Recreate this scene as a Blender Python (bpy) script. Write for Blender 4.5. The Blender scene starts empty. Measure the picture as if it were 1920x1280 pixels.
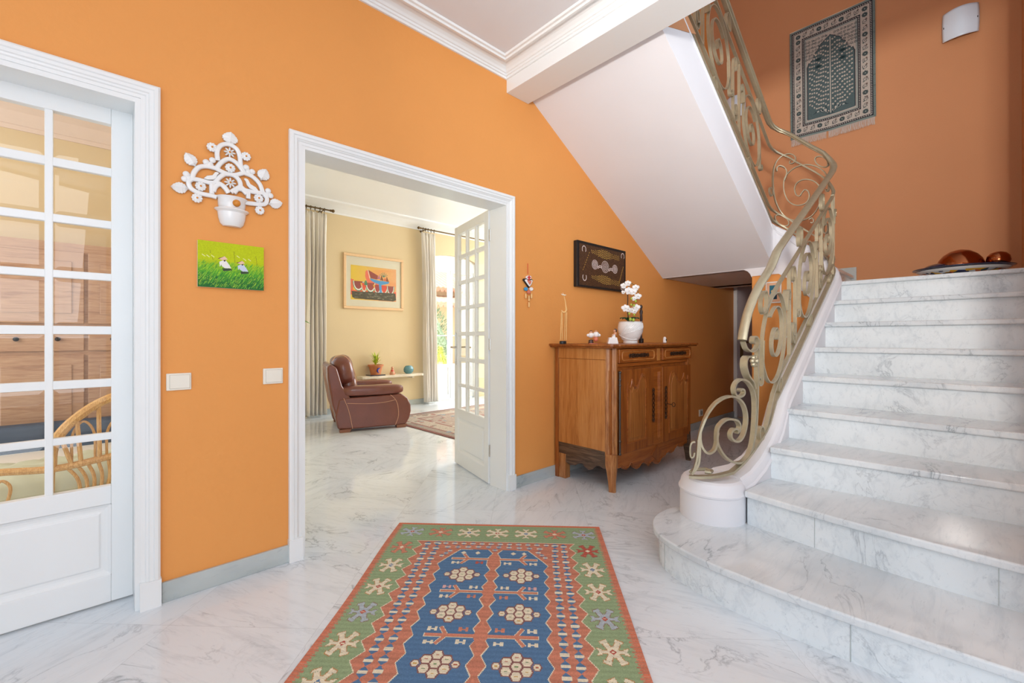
import bpy, bmesh, math, random
import numpy as np
from mathutils import Vector, Matrix

random.seed(7)
rng = np.random.RandomState(5)
S = bpy.context.scene
C = S.collection
PI = math.pi

# ------------------------------------------------------------------ camera
YAW = math.atan2(878, 817)
cam_d = bpy.data.cameras.new('camera'); cam = bpy.data.objects.new('camera', cam_d); C.objects.link(cam)
cam_d.sensor_width = 36.0; cam_d.sensor_fit = 'HORIZONTAL'
cam_d.lens = 36.0 * 817 / 1920
cam_d.shift_y = -8 / 1920
cam_d.clip_start = 0.02; cam_d.clip_end = 200
cam.location = (0, 0, 1.15)
cam.rotation_euler = (PI / 2, 0, YAW - PI / 2)
S.camera = cam

# ------------------------------------------------------------------ world, light, exposure
W = bpy.data.worlds.new('daylight'); S.world = W; W.use_nodes = True
wn = W.node_tree.nodes; wl = W.node_tree.links
bg = wn['Background']; bg.inputs[0].default_value = (0.80, 0.90, 1.0, 1); bg.inputs[1].default_value = 1.15

def area(name, loc, target, sx, sy, power, col=(1, 1, 1), spread=180):
    d = bpy.data.lights.new(name, 'AREA'); d.shape = 'RECTANGLE'; d.size = sx; d.size_y = sy
    d.energy = power; d.color = col; d.spread = math.radians(spread)
    o = bpy.data.objects.new(name, d); C.objects.link(o); o.location = loc
    o.rotation_euler = (Vector(target) - Vector(loc)).to_track_quat('-Z', 'Y').to_euler()
    return o
area('behind_camera_light', (-1.05, -0.62, 1.75), (5.8, 1.2, 3.7), 0.24, 0.30, 26, (1.0, 0.97, 0.92), 76)  # unseen lamp placed from the railing shadows; no entrance door stands here
area('hall_fill_light', (-1.2, -2.6, 2.2), (1.5, 2.4, 1.4), 2.2, 1.8, 45, (0.86, 0.93, 1.0))  # soft fill lamp added behind the camera, standing in for an unseen window
area('terrace_light', (4.4, 8.4, 4.2), (3.4, 4.5, 0.4), 3.0, 1.4, 400, (1.0, 0.99, 0.97))
area('salon_side_fill', (7.6, 4.6, 2.0), (2.5, 4.6, 1.2), 3.4, 1.8, 150, (.95, 0.97, 1.0))  # fill lamp added out of view to brighten the salon
area('dining_room_fill', (-2.2, 3.6, 2.0), (0.3, 4.6, 1.1), 1.6, 1.4, 26, (1.0, 0.98, 0.95))  # added lamp, out of view, that lifts the dim dining room
sun_d = bpy.data.lights.new('sun', 'SUN'); sun_d.energy = 5.0; sun_d.angle = math.radians(2); sun_d.color = (1, .96, .9)
sun = bpy.data.objects.new('sun', sun_d); C.objects.link(sun); sun.rotation_euler = Vector((.18, .40, -.9)).to_track_quat('-Z', 'Y').to_euler()
S.view_settings.view_transform = 'Standard'; S.view_settings.look = 'None'
S.view_settings.gamma = 1.0; S.view_settings.exposure = 0.32
S.view_settings.use_curve_mapping = False

# ------------------------------------------------------------------ materials
def lin(h):
    if isinstance(h, str):
        h = h.lstrip('#'); h = [int(h[i:i + 2], 16) / 255 for i in (0, 2, 4)]
    return tuple((c / 12.92 if c <= 0.04045 else ((c + 0.055) / 1.055) ** 2.4) for c in h)

class NT:
    def __init__(s, name):
        s.m = bpy.data.materials.new(name); s.m.use_nodes = True
        s.n = s.m.node_tree.nodes; s.l = s.m.node_tree.links
        s.b = s.n['Principled BSDF']; s.out = s.n['Material Output']
    def new(s, t, **k):
        n = s.n.new(t)
        for a, v in k.items(): setattr(n, a, v)
        return n
    def link(s, a, b): s.l.new(a, b)
    def pos(s, scale=(1, 1, 1), rot=(0, 0, 0), local=False):
        if local: src = s.new('ShaderNodeTexCoord').outputs['Object']
        else: src = s.new('ShaderNodeNewGeometry').outputs['Position']
        mp = s.new('ShaderNodeMapping'); mp.inputs['Scale'].default_value = scale; mp.inputs['Rotation'].default_value = rot
        s.link(src, mp.inputs[0]); return mp.outputs[0]
    def noise(s, v, scale=5, detail=4, rough=0.5, dist=0.0):
        n = s.new('ShaderNodeTexNoise'); n.inputs['Scale'].default_value = scale; n.inputs['Detail'].default_value = detail
        n.inputs['Roughness'].default_value = rough; n.inputs['Distortion'].default_value = dist
        s.link(v, n.inputs['Vector']); return n
    def ramp(s, f, stops, interp='LINEAR'):
        r = s.new('ShaderNodeValToRGB'); r.color_ramp.interpolation = interp
        e = r.color_ramp.elements
        while len(e) < len(stops): e.new(0.5)
        for i, (p, c) in enumerate(stops):
            e[i].position = p; e[i].color = tuple(c) + (1,) if len(c) == 3 else c
        s.link(f, r.inputs[0]); return r.outputs[0]
    def mix(s, f, a, b, mode='MIX'):
        m = s.new('ShaderNodeMix', data_type='RGBA', blend_type=mode)
        for sock, v in ((m.inputs[0], f), (m.inputs[6], a), (m.inputs[7], b)):
            if hasattr(v, 'links'): s.link(v, sock)
            elif isinstance(v, (int, float)): sock.default_value = v
            else: sock.default_value = tuple(v) + (1,)
        return m.outputs[2]
    def math(s, op, a, b=0.0, c=None):
        m = s.new('ShaderNodeMath', operation=op)
        for i, v in enumerate((a, b) if c is None else (a, b, c)):
            if hasattr(v, 'links'): s.link(v, m.inputs[i])
            else: m.inputs[i].default_value = v
        return m.outputs[0]
    def bump(s, h, strength=0.2, dist=0.01):
        b = s.new('ShaderNodeBump'); b.inputs['Strength'].default_value = strength; b.inputs['Distance'].default_value = dist
        s.link(h, b.inputs['Height']); s.link(b.outputs[0], s.b.inputs['Normal'])
    def col(s, v):
        if hasattr(v, 'links'): s.link(v, s.b.inputs['Base Color'])
        else: s.b.inputs['Base Color'].default_value = tuple(v) + (1,)
        return s
    def set(s, rough=0.5, metal=0.0, spec=0.5, coat=0.0):
        s.b.inputs['Roughness'].default_value = rough; s.b.inputs['Metallic'].default_value = metal
        s.b.inputs['Specular IOR Level'].default_value = spec; s.b.inputs['Coat Weight'].default_value = coat
        return s

def plain(name, h, rough=0.5, metal=0.0, var=0.06, scale=8, bump=0.0, bscale=60, spec=0.5, coat=0.0):
    t = NT(name); c = lin(h); v = t.pos()
    n = t.noise(v, scale, 3)
    t.col(t.mix(n.outputs[0], [x * (1 - var) for x in c], [min(1, x * (1 + var)) for x in c]))
    t.set(rough, metal, spec, coat)
    if bump: t.bump(t.noise(v, bscale, 3).outputs[0], bump, 0.004)
    return t.m

def wood(name, dark, mid, light, axis='Z', rough=0.38, scale=1.0, rings=4.0):
    t = NT(name)
    sc = {'Z': (7, 7, .55), 'X': (.55, 7, 7), 'Y': (7, .55, 7)}[axis]
    v = t.pos([x * scale for x in sc])
    a = t.noise(v, 3.0, 8, 0.62, 1.2); fine = t.noise(v, 22, 4, 0.6, 0.3)
    big = t.noise(t.pos((2.2, 2.2, 1.2)), 1.6, 2, 0.5)
    w = t.math('MULTIPLY', a.outputs[0], rings); w = t.math('FRACT', w); w = t.math('PINGPONG', w, 0.5); w = t.math('MULTIPLY', w, 2.0)
    c1 = t.ramp(w, [(0.0, lin(dark)), (0.35, lin(mid)), (1.0, lin(light))])
    c2 = t.ramp(fine.outputs[0], [(0.38, lin(dark)), (0.62, lin(light))])
    c = t.mix(0.35, c1, c2)
    c = t.mix(t.math('MULTIPLY', big.outputs[0], 0.45), c, lin(mid))
    t.col(c).set(rough, 0, 0.5, 0.15); t.bump(fine.outputs[0], 0.12, 0.002)
    return t.m

def marble(name, tiles=False, axis_rot=0.0, vein=0.55, tint='#e9edee', rough=0.1, seed=0.0, cloud='#c9d2d8', clo=0.55):
    t = NT(name)
    base = t.new('ShaderNodeNewGeometry').outputs['Position']
    if tiles:
        mp = t.new('ShaderNodeMapping'); mp.inputs['Rotation'].default_value = (0, 0, math.radians(45)); mp.inputs['Location'].default_value = (0.23, 0.11, 0)
        t.link(base, mp.inputs[0])
        sep = t.new('ShaderNodeSeparateXYZ'); t.link(mp.outputs[0], sep.inputs[0])
        T = 0.60
        fx = t.math('FLOOR', t.math('DIVIDE', sep.outputs[0], T)); fy = t.math('FLOOR', t.math('DIVIDE', sep.outputs[1], T))
        cb = t.new('ShaderNodeCombineXYZ'); t.link(fx, cb.inputs[0]); t.link(fy, cb.inputs[1])
        wnz = t.new('ShaderNodeTexWhiteNoise'); t.link(cb.outputs[0], wnz.inputs['Vector'])
        off = t.new('ShaderNodeVectorMath', operation='SCALE'); t.link(wnz.outputs['Color'], off.inputs[0]); off.inputs['Scale'].default_value = 23.0
        rot = t.new('ShaderNodeVectorRotate', rotation_type='Z_AXIS'); t.link(mp.outputs[0], rot.inputs['Vector'])
        par = t.math('GREATER_THAN', wnz.outputs['Value'], 0.5)
        t.link(t.math('MULTIPLY_ADD', par, PI / 2, 0.35), rot.inputs['Angle'])
        add = t.new('ShaderNodeVectorMath', operation='ADD'); t.link(rot.outputs[0], add.inputs[0]); t.link(off.outputs[0], add.inputs[1])
        src = add.outputs[0]
        ex = t.math('PINGPONG', t.math('DIVIDE', sep.outputs[0], T), 0.5)
        ex = t.math('ABSOLUTE', t.math('SUBTRACT', t.math('FRACT', t.math('DIVIDE', sep.outputs[0], T)), 0.5))
        ey = t.math('ABSOLUTE', t.math('SUBTRACT', t.math('FRACT', t.math('DIVIDE', sep.outputs[1], T)), 0.5))
        edge = t.math('GREATER_THAN', t.math('MAXIMUM', ex, ey), 0.4984)
    else:
        src = base; edge = None
    def vmap(scale, rz, loc=(0, 0, 0)):
        m = t.new('ShaderNodeMapping'); m.inputs['Scale'].default_value = scale; m.inputs['Rotation'].default_value = rz; m.inputs['Location'].default_value = loc
        t.link(src, m.inputs[0]); return m.outputs[0]
    r1 = (0.5, 0.3, axis_rot)
    streak = t.noise(vmap((.9, 5.6, 3.6), r1, (seed, seed, seed)), 3.6, 10, 0.68, 0.7)
    fine = t.noise(vmap((2.2, 11.0, 7.0), r1, (seed + 3, 0, seed)), 5.5, 9, 0.70, 0.6)
    cl = t.noise(vmap((1, 2.2, 1.6), r1, (seed + 9, 0, 0)), 1.5, 4, 0.55)
    vn = t.noise(vmap((1.0, 2.2, 1.8), r1, (seed + 5, 2, 0)), 1.9, 7, 0.6, 1.1)
    ridge = t.math('ABSOLUTE', t.math('SUBTRACT', vn.outputs[0], 0.5))
    vein_m = t.ramp(ridge, [(0.0, (.8, .8, .8)), (0.006, (0.35, 0.35, 0.35)), (0.022, (0, 0, 0))])
    gate = t.ramp(cl.outputs[0], [(0.46, (0, 0, 0)), (0.62, (1, 1, 1))])
    c = t.mix(t.ramp(cl.outputs[0], [(0.3, (0, 0, 0)), (0.75, (clo,) * 3)]), lin(tint), lin(cloud))
    c = t.mix(t.ramp(streak.outputs[0], [(0.50, (0, 0, 0)), (0.78, (0.55, 0.55, 0.55))]), c, lin('#b4bfc8'))
    c = t.mix(t.ramp(fine.outputs[0], [(0.58, (0, 0, 0)), (0.74, (0.42, 0.42, 0.42))]), c, lin('#8c98a4'))
    g = t.math('MULTIPLY', t.math('MULTIPLY', vein_m, gate), vein)
    c = t.mix(g, c, lin('#76828d'))
    if edge is not None: c = t.mix(t.math('MULTIPLY', edge, 0.30), c, lin('#8d9193'))
    t.col(c).set(rough, 0, 0.5)
    return t.m

def attr_mat(name, rough=0.7, bump=0.0, bscale=400, weave=False, spec=0.3):
    t = NT(name)
    a = t.new('ShaderNodeVertexColor'); a.layer_name = 'paint'
    n = t.noise(t.pos(), 90, 3, 0.7)
    t.col(t.mix(0.22, a.outputs[0], t.mix(1.0, a.outputs[0], n.outputs[1] if False else t.ramp(n.outputs[0], [(0.3, (.55, .55, .55)), (0.7, (1.45 if False else 1, 1, 1))]), 'MULTIPLY'))).set(rough, 0, spec)
    if bump: t.bump(t.noise(t.pos(), bscale, 2).outputs[0], bump, 0.002)
    return t.m

def glass(name, tint=(1, 1, 1), refl=1.0, rough=0.0):
    t = NT(name); t.n.remove(t.b)
    tr = t.new('ShaderNodeBsdfTransparent'); tr.inputs[0].default_value = tuple(tint) + (1,)
    gl = t.new('ShaderNodeBsdfGlossy'); gl.inputs['Roughness'].default_value = rough
    lw = t.new('ShaderNodeLayerWeight'); lw.inputs[0].default_value = .5; fr_o = t.math('MULTIPLY_ADD', t.math('POWER', lw.outputs['Facing'], 4.0), .9, .045)
    mx = t.new('ShaderNodeMixShader')
    t.link(t.math('MULTIPLY', fr_o, refl), mx.inputs[0]); t.link(tr.outputs[0], mx.inputs[1]); t.link(gl.outputs[0], mx.inputs[2])
    t.link(mx.outputs[0], t.out.inputs[0]); return t.m

M = {}
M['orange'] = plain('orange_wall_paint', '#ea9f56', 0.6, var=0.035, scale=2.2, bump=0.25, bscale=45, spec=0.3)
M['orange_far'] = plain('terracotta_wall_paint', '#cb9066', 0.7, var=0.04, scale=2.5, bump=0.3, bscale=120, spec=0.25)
M['yellow'] = plain('yellow_wall_paint', '#e2cda4', 0.7, var=0.04, scale=2.0, bump=0.15, spec=0.25)
M['pink_bounce'] = plain('pink_bounce_white', '#e9d5c6', 0.7, var=0.03)  # reflected light put into the dining ceiling and cornice colour as pink
M['ceiling'] = plain('ceiling_paint', '#e7e7ea', 0.8, var=0.015)
M['plaster'] = plain('white_plaster', '#e9e8ec', 0.6, var=0.03, scale=3, bump=0.15, bscale=25)
M['gloss'] = plain('white_gloss_paint', '#eff1f1', 0.28, var=0.015, scale=4)
M['floor'] = marble('floor_marble_tiles', True, 0.3, 0.8, tint='#e7eef4', rough=0.075, cloud='#d5dadf')
M['stair'] = marble('stair_marble', False, 0.9, 0.6, tint='#eef4f7', rough=0.12, seed=1.7, cloud='#d5dde1')
M['tread'] = marble('tread_marble', False, 1.1, 0.95, tint='#eaeef0', rough=0.10, seed=4.3, cloud='#c0cad1', clo=0.8)
M['skirt'] = marble('skirting_marble', False, 0.2, 0.6, tint='#ccd2d0', rough=0.2, seed=8.1, cloud='#96a2a2', clo=0.95)
M['iron'] = plain('champagne_painted_iron', '#b3a98f', 0.38, 0.55, var=0.16, scale=30, bump=0.25, bscale=140)
M['walnut'] = wood('honey_walnut', '#9a5824', '#bd7838', '#cf9050', 'Z', scale=.55, rings=2.5)
M['walnut_d'] = wood('dark_walnut', '#6c3311', '#94501c', '#ae652a', 'Z', scale=.6, rings=2.5)
M['walnut_x'] = wood('walnut_cross', '#76380f', '#9c531c', '#b46a2c', 'X', scale=.6, rings=2.5)
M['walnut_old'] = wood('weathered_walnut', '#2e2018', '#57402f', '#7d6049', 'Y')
M['walnut_leg'] = wood('worn_walnut', '#7a4018', '#ab6a32', '#cc9560', 'Z')
M['pine'] = wood('red_pine', '#93684e', '#b58a6c', '#c9a484', 'X', rings=3)
M['rattan'] = wood('rattan', '#b07838', '#d9a661', '#ecc88c', 'Z', scale=3)
M['black'] = plain('blackened_metal', '#2a2624', 0.4, 0.5)
M['bronze'] = plain('dark_bronze', '#4b3424', 0.4, 0.6, var=.2)
M['steel_d'] = plain('dark_steel', '#5b5652', 0.35, 0.8)
M['walnut_p'] = wood('panel_walnut', '#7d431a', '#a05e28', '#b97a40', 'Z', scale=.55, rings=2.5)
M['brass_d'] = plain('aged_brass', '#6b5636', 0.4, 0.7)
M['leather'] = plain('brown_leather', '#774337', 0.30, 0, var=0.16, scale=9, bump=0.55, bscale=22, coat=0.35)
M['stitch'] = plain('pale_stitching', '#d9a888', 0.7)
M['footwood'] = plain('brown_chair_feet', '#8a5a44', 0.4)
M['curtain'] = plain('ivory_curtain', '#f8f2e8', 0.85, var=0.02, bump=0.2, bscale=200)
_n = M['curtain'].node_tree; _t = _n.nodes.new('ShaderNodeBsdfTranslucent'); _t.inputs[0].default_value = (.95, .90, .82, 1); _m = _n.nodes.new('ShaderNodeMixShader'); _m.inputs[0].default_value = .12
_n.links.new(_n.nodes['Principled BSDF'].outputs[0], _m.inputs[1]); _n.links.new(_t.outputs[0], _m.inputs[2]); _n.links.new(_m.outputs[0], _n.nodes['Material Output'].inputs[0])
M['ceramic'] = plain('white_ceramic', '#f0f0ef', 0.22, var=0.02, coat=0.3)
M['ochre'] = plain('ochre_glaze', '#d98a2b', 0.25)
M['switch'] = plain('ivory_plastic', '#efe9db', 0.35, var=0.01)
M['switch_line'] = plain('grey_gap', '#a8a296', 0.6)
M['dark'] = plain('black_lacquer', '#1b1d20', 0.3)
M['green'] = plain('leaf_green', '#4f8a2e', 0.45, var=0.25, scale=40)
M['dgreen'] = plain('dark_leaf', '#24512b', 0.4, var=0.2, scale=30)
M['lime'] = plain('lime_leaf', '#b4c62c', 0.45, var=0.3, scale=40)
M['petal'] = plain('white_petal', '#f6f3f2', 0.5, var=0.02)
M['bud'] = plain('green_bud', '#a9c24a', 0.4)
M['bamboo'] = plain('pale_straw_wood', '#e7b878', 0.5, var=0.15, scale=60)
M['terracotta'] = plain('terracotta_pot', '#c77c4c', 0.6, var=0.1)
M['blue'] = plain('cobalt_blue', '#2e3f9e', 0.35)
M['dkblue'] = plain('midnight_glaze', '#1c2340', 0.18, var=0.2, coat=0.6)
M['copper'] = plain('dark_polished_copper', '#9c5a38', 0.16, 1.0, var=0.12)
M['silver'] = plain('steel', '#c9c7c2', 0.25, 1.0)
M['frost'] = plain('frosted_glass_shade', '#dcebfa', 0.25, var=0.01, coat=0.4)
M['doorgrey'] = plain('mauve_grey_door', '#a79a9c', 0.5)
M['glass'] = glass('window_glass', (0.97, 0.98, 0.97), 1.0)
M['oak'] = plain('pale_oak_frame', '#e9c496', 0.4, var=0.06, scale=30)
M['mount'] = plain('cream_mount_board', '#efe6d4', 0.85)
M['travertine'] = plain('travertine_slab', '#e2d5bd', 0.6, var=0.12, scale=25, bump=0.5, bscale=30)
M['red'] = plain('red_lacquer', '#d6352c', 0.4)
M['sky_blue'] = plain('turquoise_bead', '#3f9fd8', 0.4)
M['coral'] = plain('coral_clay', '#dd7d60', 0.5)
M['skin'] = plain('painted_clay_skin', '#d99f7c', 0.5)
M['brownhair'] = plain('dark_brown_clay', '#50382e', 0.5)
M['stone'] = plain('dark_hardwood', '#3b2a25', 0.45, var=0.3, scale=40)
M['cushion'] = plain('sage_cushion', '#ccd0b8', 0.85, var=0.06, scale=14, bump=0.6, bscale=14)
M['fringe'] = plain('cotton_fringe', '#cfc3b8', 0.9, var=0.12, scale=200)
M['paint'] = attr_mat('painted_picture', 0.6, 0.3, 120)
M['kilim'] = attr_mat('kilim_weave', 0.92, 0.6, 500)
M['pile'] = attr_mat('woven_pile', 0.95, 0.5, 500)
M['shell'] = plain('abalone_glass', '#5d8a90', 0.2, var=0.5, scale=60)
M['outwall'] = plain('cream_render', '#f2ddb9', 0.8)
M['tile'] = plain('clay_roof_tile', '#dfb29a', 0.8, var=0.25, scale=10)
M['paving'] = plain('terrace_paving', '#d8d2c4', 0.8)
M['conifer'] = plain('yellow_green_conifer', '#d3db84', 0.8, var=0.3, scale=30)
M['hedge'] = plain('hazed_hedge', '#90a88c', 0.8, var=0.3, scale=12)  # greens lightened so the overexposed outdoor haze sits in the colour
M['marine'] = plain('dark_blue_fabric', '#3b4a60', 0.8)

# ------------------------------------------------------------------ mesh building
class MB:
    def __init__(s): s.v = []; s.f = []; s.smooth = []; s.mi = []; s.cur = 0
    def add(s, vs, fs, smooth=False):
        b = len(s.v); s.v += [tuple(map(float, p)) for p in vs]
        for f in fs: s.f.append([b + i for i in f]); s.smooth.append(smooth); s.mi.append(s.cur)
        return s
    def box(s, x0, y0, z0, x1, y1, z1):
        x0, x1 = sorted((x0, x1)); y0, y1 = sorted((y0, y1)); z0, z1 = sorted((z0, z1))
        return s.add([(x, y, z) for z in (z0, z1) for y in (y0, y1) for x in (x0, x1)],
                     [(0, 2, 3, 1), (4, 5, 7, 6), (0, 1, 5, 4), (2, 6, 7, 3), (0, 4, 6, 2), (1, 3, 7, 5)])
    def prism(s, poly, a, b, fn):
        n = len(poly)
        vs = [fn(u, v, a) for u, v in poly] + [fn(u, v, b) for u, v in poly]
        fs = [list(range(n))[::-1], list(range(n, 2 * n))] + [(i, (i + 1) % n, n + (i + 1) % n, n + i) for i in range(n)]
        return s.add(vs, fs)
    def xz(s, poly, y0, y1): return s.prism(poly, y0, y1, lambda u, v, w: (u, w, v))
    def yz(s, poly, x0, x1): return s.prism(poly, x0, x1, lambda u, v, w: (w, u, v))
    def xy(s, poly, z0, z1): return s.prism(poly, z0, z1, lambda u, v, w: (u, v, w))
    def rings(s, rings, closed_ring=True, caps=True, smooth=True):
        m = len(rings[0]); vs = [p for r in rings for p in r]; fs = []
        for i in range(len(rings) - 1):
            for j in range(m if closed_ring else m - 1):
                k = (j + 1) % m; fs.append((i * m + j, i * m + k, (i + 1) * m + k, (i + 1) * m + j))
        s.add(vs, fs, smooth)
        if caps and closed_ring:
            s.add(rings[0], [list(range(m))[::-1]]); s.add(rings[-1], [list(range(m))])
        return s
    def lathe(s, prof, c, n=32, sx=1, sy=1, smooth=True, fn=None):
        rs = []
        for r, z in prof:
            ring = []
            for k in range(n):
                a = 2 * PI * k / n
                p = (c[0] + r * sx * math.cos(a), c[1] + r * sy * math.sin(a), c[2] + z)
                ring.append(fn(p) if fn else p)
            rs.append(ring)
        return s.rings(rs, True, True, smooth)
    def ball(s, c, r, rz=None, n=12, m=8, ry=None):
        rz = rz or r; ry = ry or r
        rs = [[(c[0] + r * math.sin(PI * i / m) * math.cos(2 * PI * k / n), c[1] + ry * math.sin(PI * i / m) * math.sin(2 * PI * k / n), c[2] - rz * math.cos(PI * i / m)) for k in range(n)] for i in range(m + 1)]
        return s.rings(rs, True, False, True)
    def tube(s, path, r, n=8, caps=True):
        P = [Vector(p) for p in path]; rs = []
        up = None
        for i, p in enumerate(P):
            t = (P[min(i + 1, len(P) - 1)] - P[max(i - 1, 0)]); t = t.normalized() if t.length > 1e-9 else Vector((0, 0, 1))
            if up is None:
                up = t.orthogonal().normalized()
            else:
                up = (up - t * up.dot(t)); up = up.normalized() if up.length > 1e-6 else t.orthogonal().normalized()
            b = t.cross(up); rr = r[i] if isinstance(r, (list, tuple)) else r
            rs.append([tuple(p + up * math.cos(2 * PI * k / n) * rr + b * math.sin(2 * PI * k / n) * rr) for k in range(n)])
        return s.rings(rs, True, caps, True)
    def sweep(s, path, prof, up=(0, 0, 1), smooth=False, caps=True, miter=True):
        """prof: list of (side, up) offsets; side = horizontal normal to the right of travel"""
        P = [Vector(p) for p in path]; rs = []; U = Vector(up)
        for i, p in enumerate(P):
            a = (P[i] - P[i - 1]).normalized() if i else None; b = (P[i + 1] - P[i]).normalized() if i < len(P) - 1 else None
            t = (a or b) if (a is None or b is None) else (a + b).normalized()
            side = t.cross(U).normalized(); k = 1.0
            if miter and a is not None and b is not None:
                k = 1 / max(0.4, side.dot(a.cross(U).normalized()))
            rs.append([tuple(p + side * u * k + U * v) for u, v in prof])
        return s.rings(rs, True, caps, smooth)
    def apply(s, fn): s.v = [tuple(fn(Vector(p))) for p in s.v]; return s
    def merge(s, o):
        b = len(s.v); s.v += o.v; s.f += [[b + i for i in f] for f in o.f]; s.smooth += o.smooth; s.mi += o.mi; return s

ORIG = {}
def thing(name, label, cat, loc=(0, 0, 0), group=None):
    o = bpy.data.objects.new(name, None); C.objects.link(o); o.location = loc; o.empty_display_size = 0.05
    o['label'] = label; o['category'] = cat
    if group: o['group'] = group
    ORIG[o.name] = Vector(loc); return o
def tag(o, label, cat, group=None, kind=None):
    o['label'] = label; o['category'] = cat
    if group: o['group'] = group
    if kind: o['kind'] = kind
    return o
def obj(name, mb, mats, parent=None, bevel=0.0, seg=2, label=None, sub=0, origin=None, kind=None):
    """one mesh object; mesh coordinates are given in world space"""
    me = bpy.data.meshes.new(name)
    off = ORIG[parent.name] if parent is not None else Vector(origin or (0, 0, 0))
    me.from_pydata([tuple(Vector(p) - off) for p in mb.v], [], mb.f); me.validate(clean_customdata=False)
    bm = bmesh.new(); bm.from_mesh(me)
    if any(mb.smooth): bmesh.ops.remove_doubles(bm, verts=bm.verts, dist=1e-5)
    bmesh.ops.recalc_face_normals(bm, faces=bm.faces); bm.to_mesh(me); bm.free()
    sm = mb.smooth[0] if mb.smooth else False
    if any(mb.smooth):
        me.polygons.foreach_set('use_smooth', [True] * len(me.polygons))
        me.set_sharp_from_angle(angle=math.radians(38))
    o = bpy.data.objects.new(name, me); C.objects.link(o)
    for m in (mats if isinstance(mats, (list, tuple)) else [mats]): me.materials.append(m)
    if parent is not None: o.parent = parent; ORIG[o.name] = off
    else: o.location = off; ORIG[o.name] = off
    if bevel:
        b = o.modifiers.new('bevel', 'BEVEL'); b.width = bevel; b.segments = seg; b.limit_method = 'ANGLE'; b.angle_limit = math.radians(35)
        me.polygons.foreach_set('use_smooth', [True] * len(me.polygons)); me.set_sharp_from_angle(angle=math.radians(38))
        b.harden_normals = True
    if sub:
        d = o.modifiers.new('sub', 'SUBSURF'); d.levels = sub; d.render_levels = sub
    if label: o['label'] = label
    if kind: o['kind'] = kind
    return o
def struct(name, mb, mats, parent=None, bevel=0.0, seg=2):
    o = obj(name, mb, mats, parent, bevel, seg)
    if parent is None: o['kind'] = 'structure'
    return o
def spline(pts, n=6, closed=False):
    P = [Vector(p) if len(p) == 3 else Vector((p[0], p[1], 0)) for p in pts]; out = []
    N = len(P); rngs = range(N) if closed else range(N - 1)
    for i in rngs:
        p0 = P[(i - 1) % N] if closed or i else P[0] * 2 - P[1]; p1 = P[i]; p2 = P[(i + 1) % N]
        p3 = P[(i + 2) % N] if closed or i + 2 < N else P[-1] * 2 - P[-2]
        for k in range(n):
            t = k / n
            out.append(0.5 * ((2 * p1) + (p2 - p0) * t + (2 * p0 - 5 * p1 + 4 * p2 - p3) * t * t + (3 * p1 - p0 - 3 * p2 + p3) * t ** 3))
    if not closed: out.append(P[-1])
    if len(pts[0]) == 2: return [(p.x, p.y) for p in out]
    return out
def arc(cx, cy, r, a0, a1, n=8):
    return [(cx + r * math.cos(math.radians(a0 + (a1 - a0) * i / n)), cy + r * math.sin(math.radians(a0 + (a1 - a0) * i / n))) for i in range(n + 1)]
def lerp_tab(tab, x):
    if x <= tab[0][0]: return tab[0][1]
    for (a, u), (b, v) in zip(tab, tab[1:]):
        if x <= b: return u + (v - u) * (x - a) / (b - a)
    return tab[-1][1]

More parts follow.
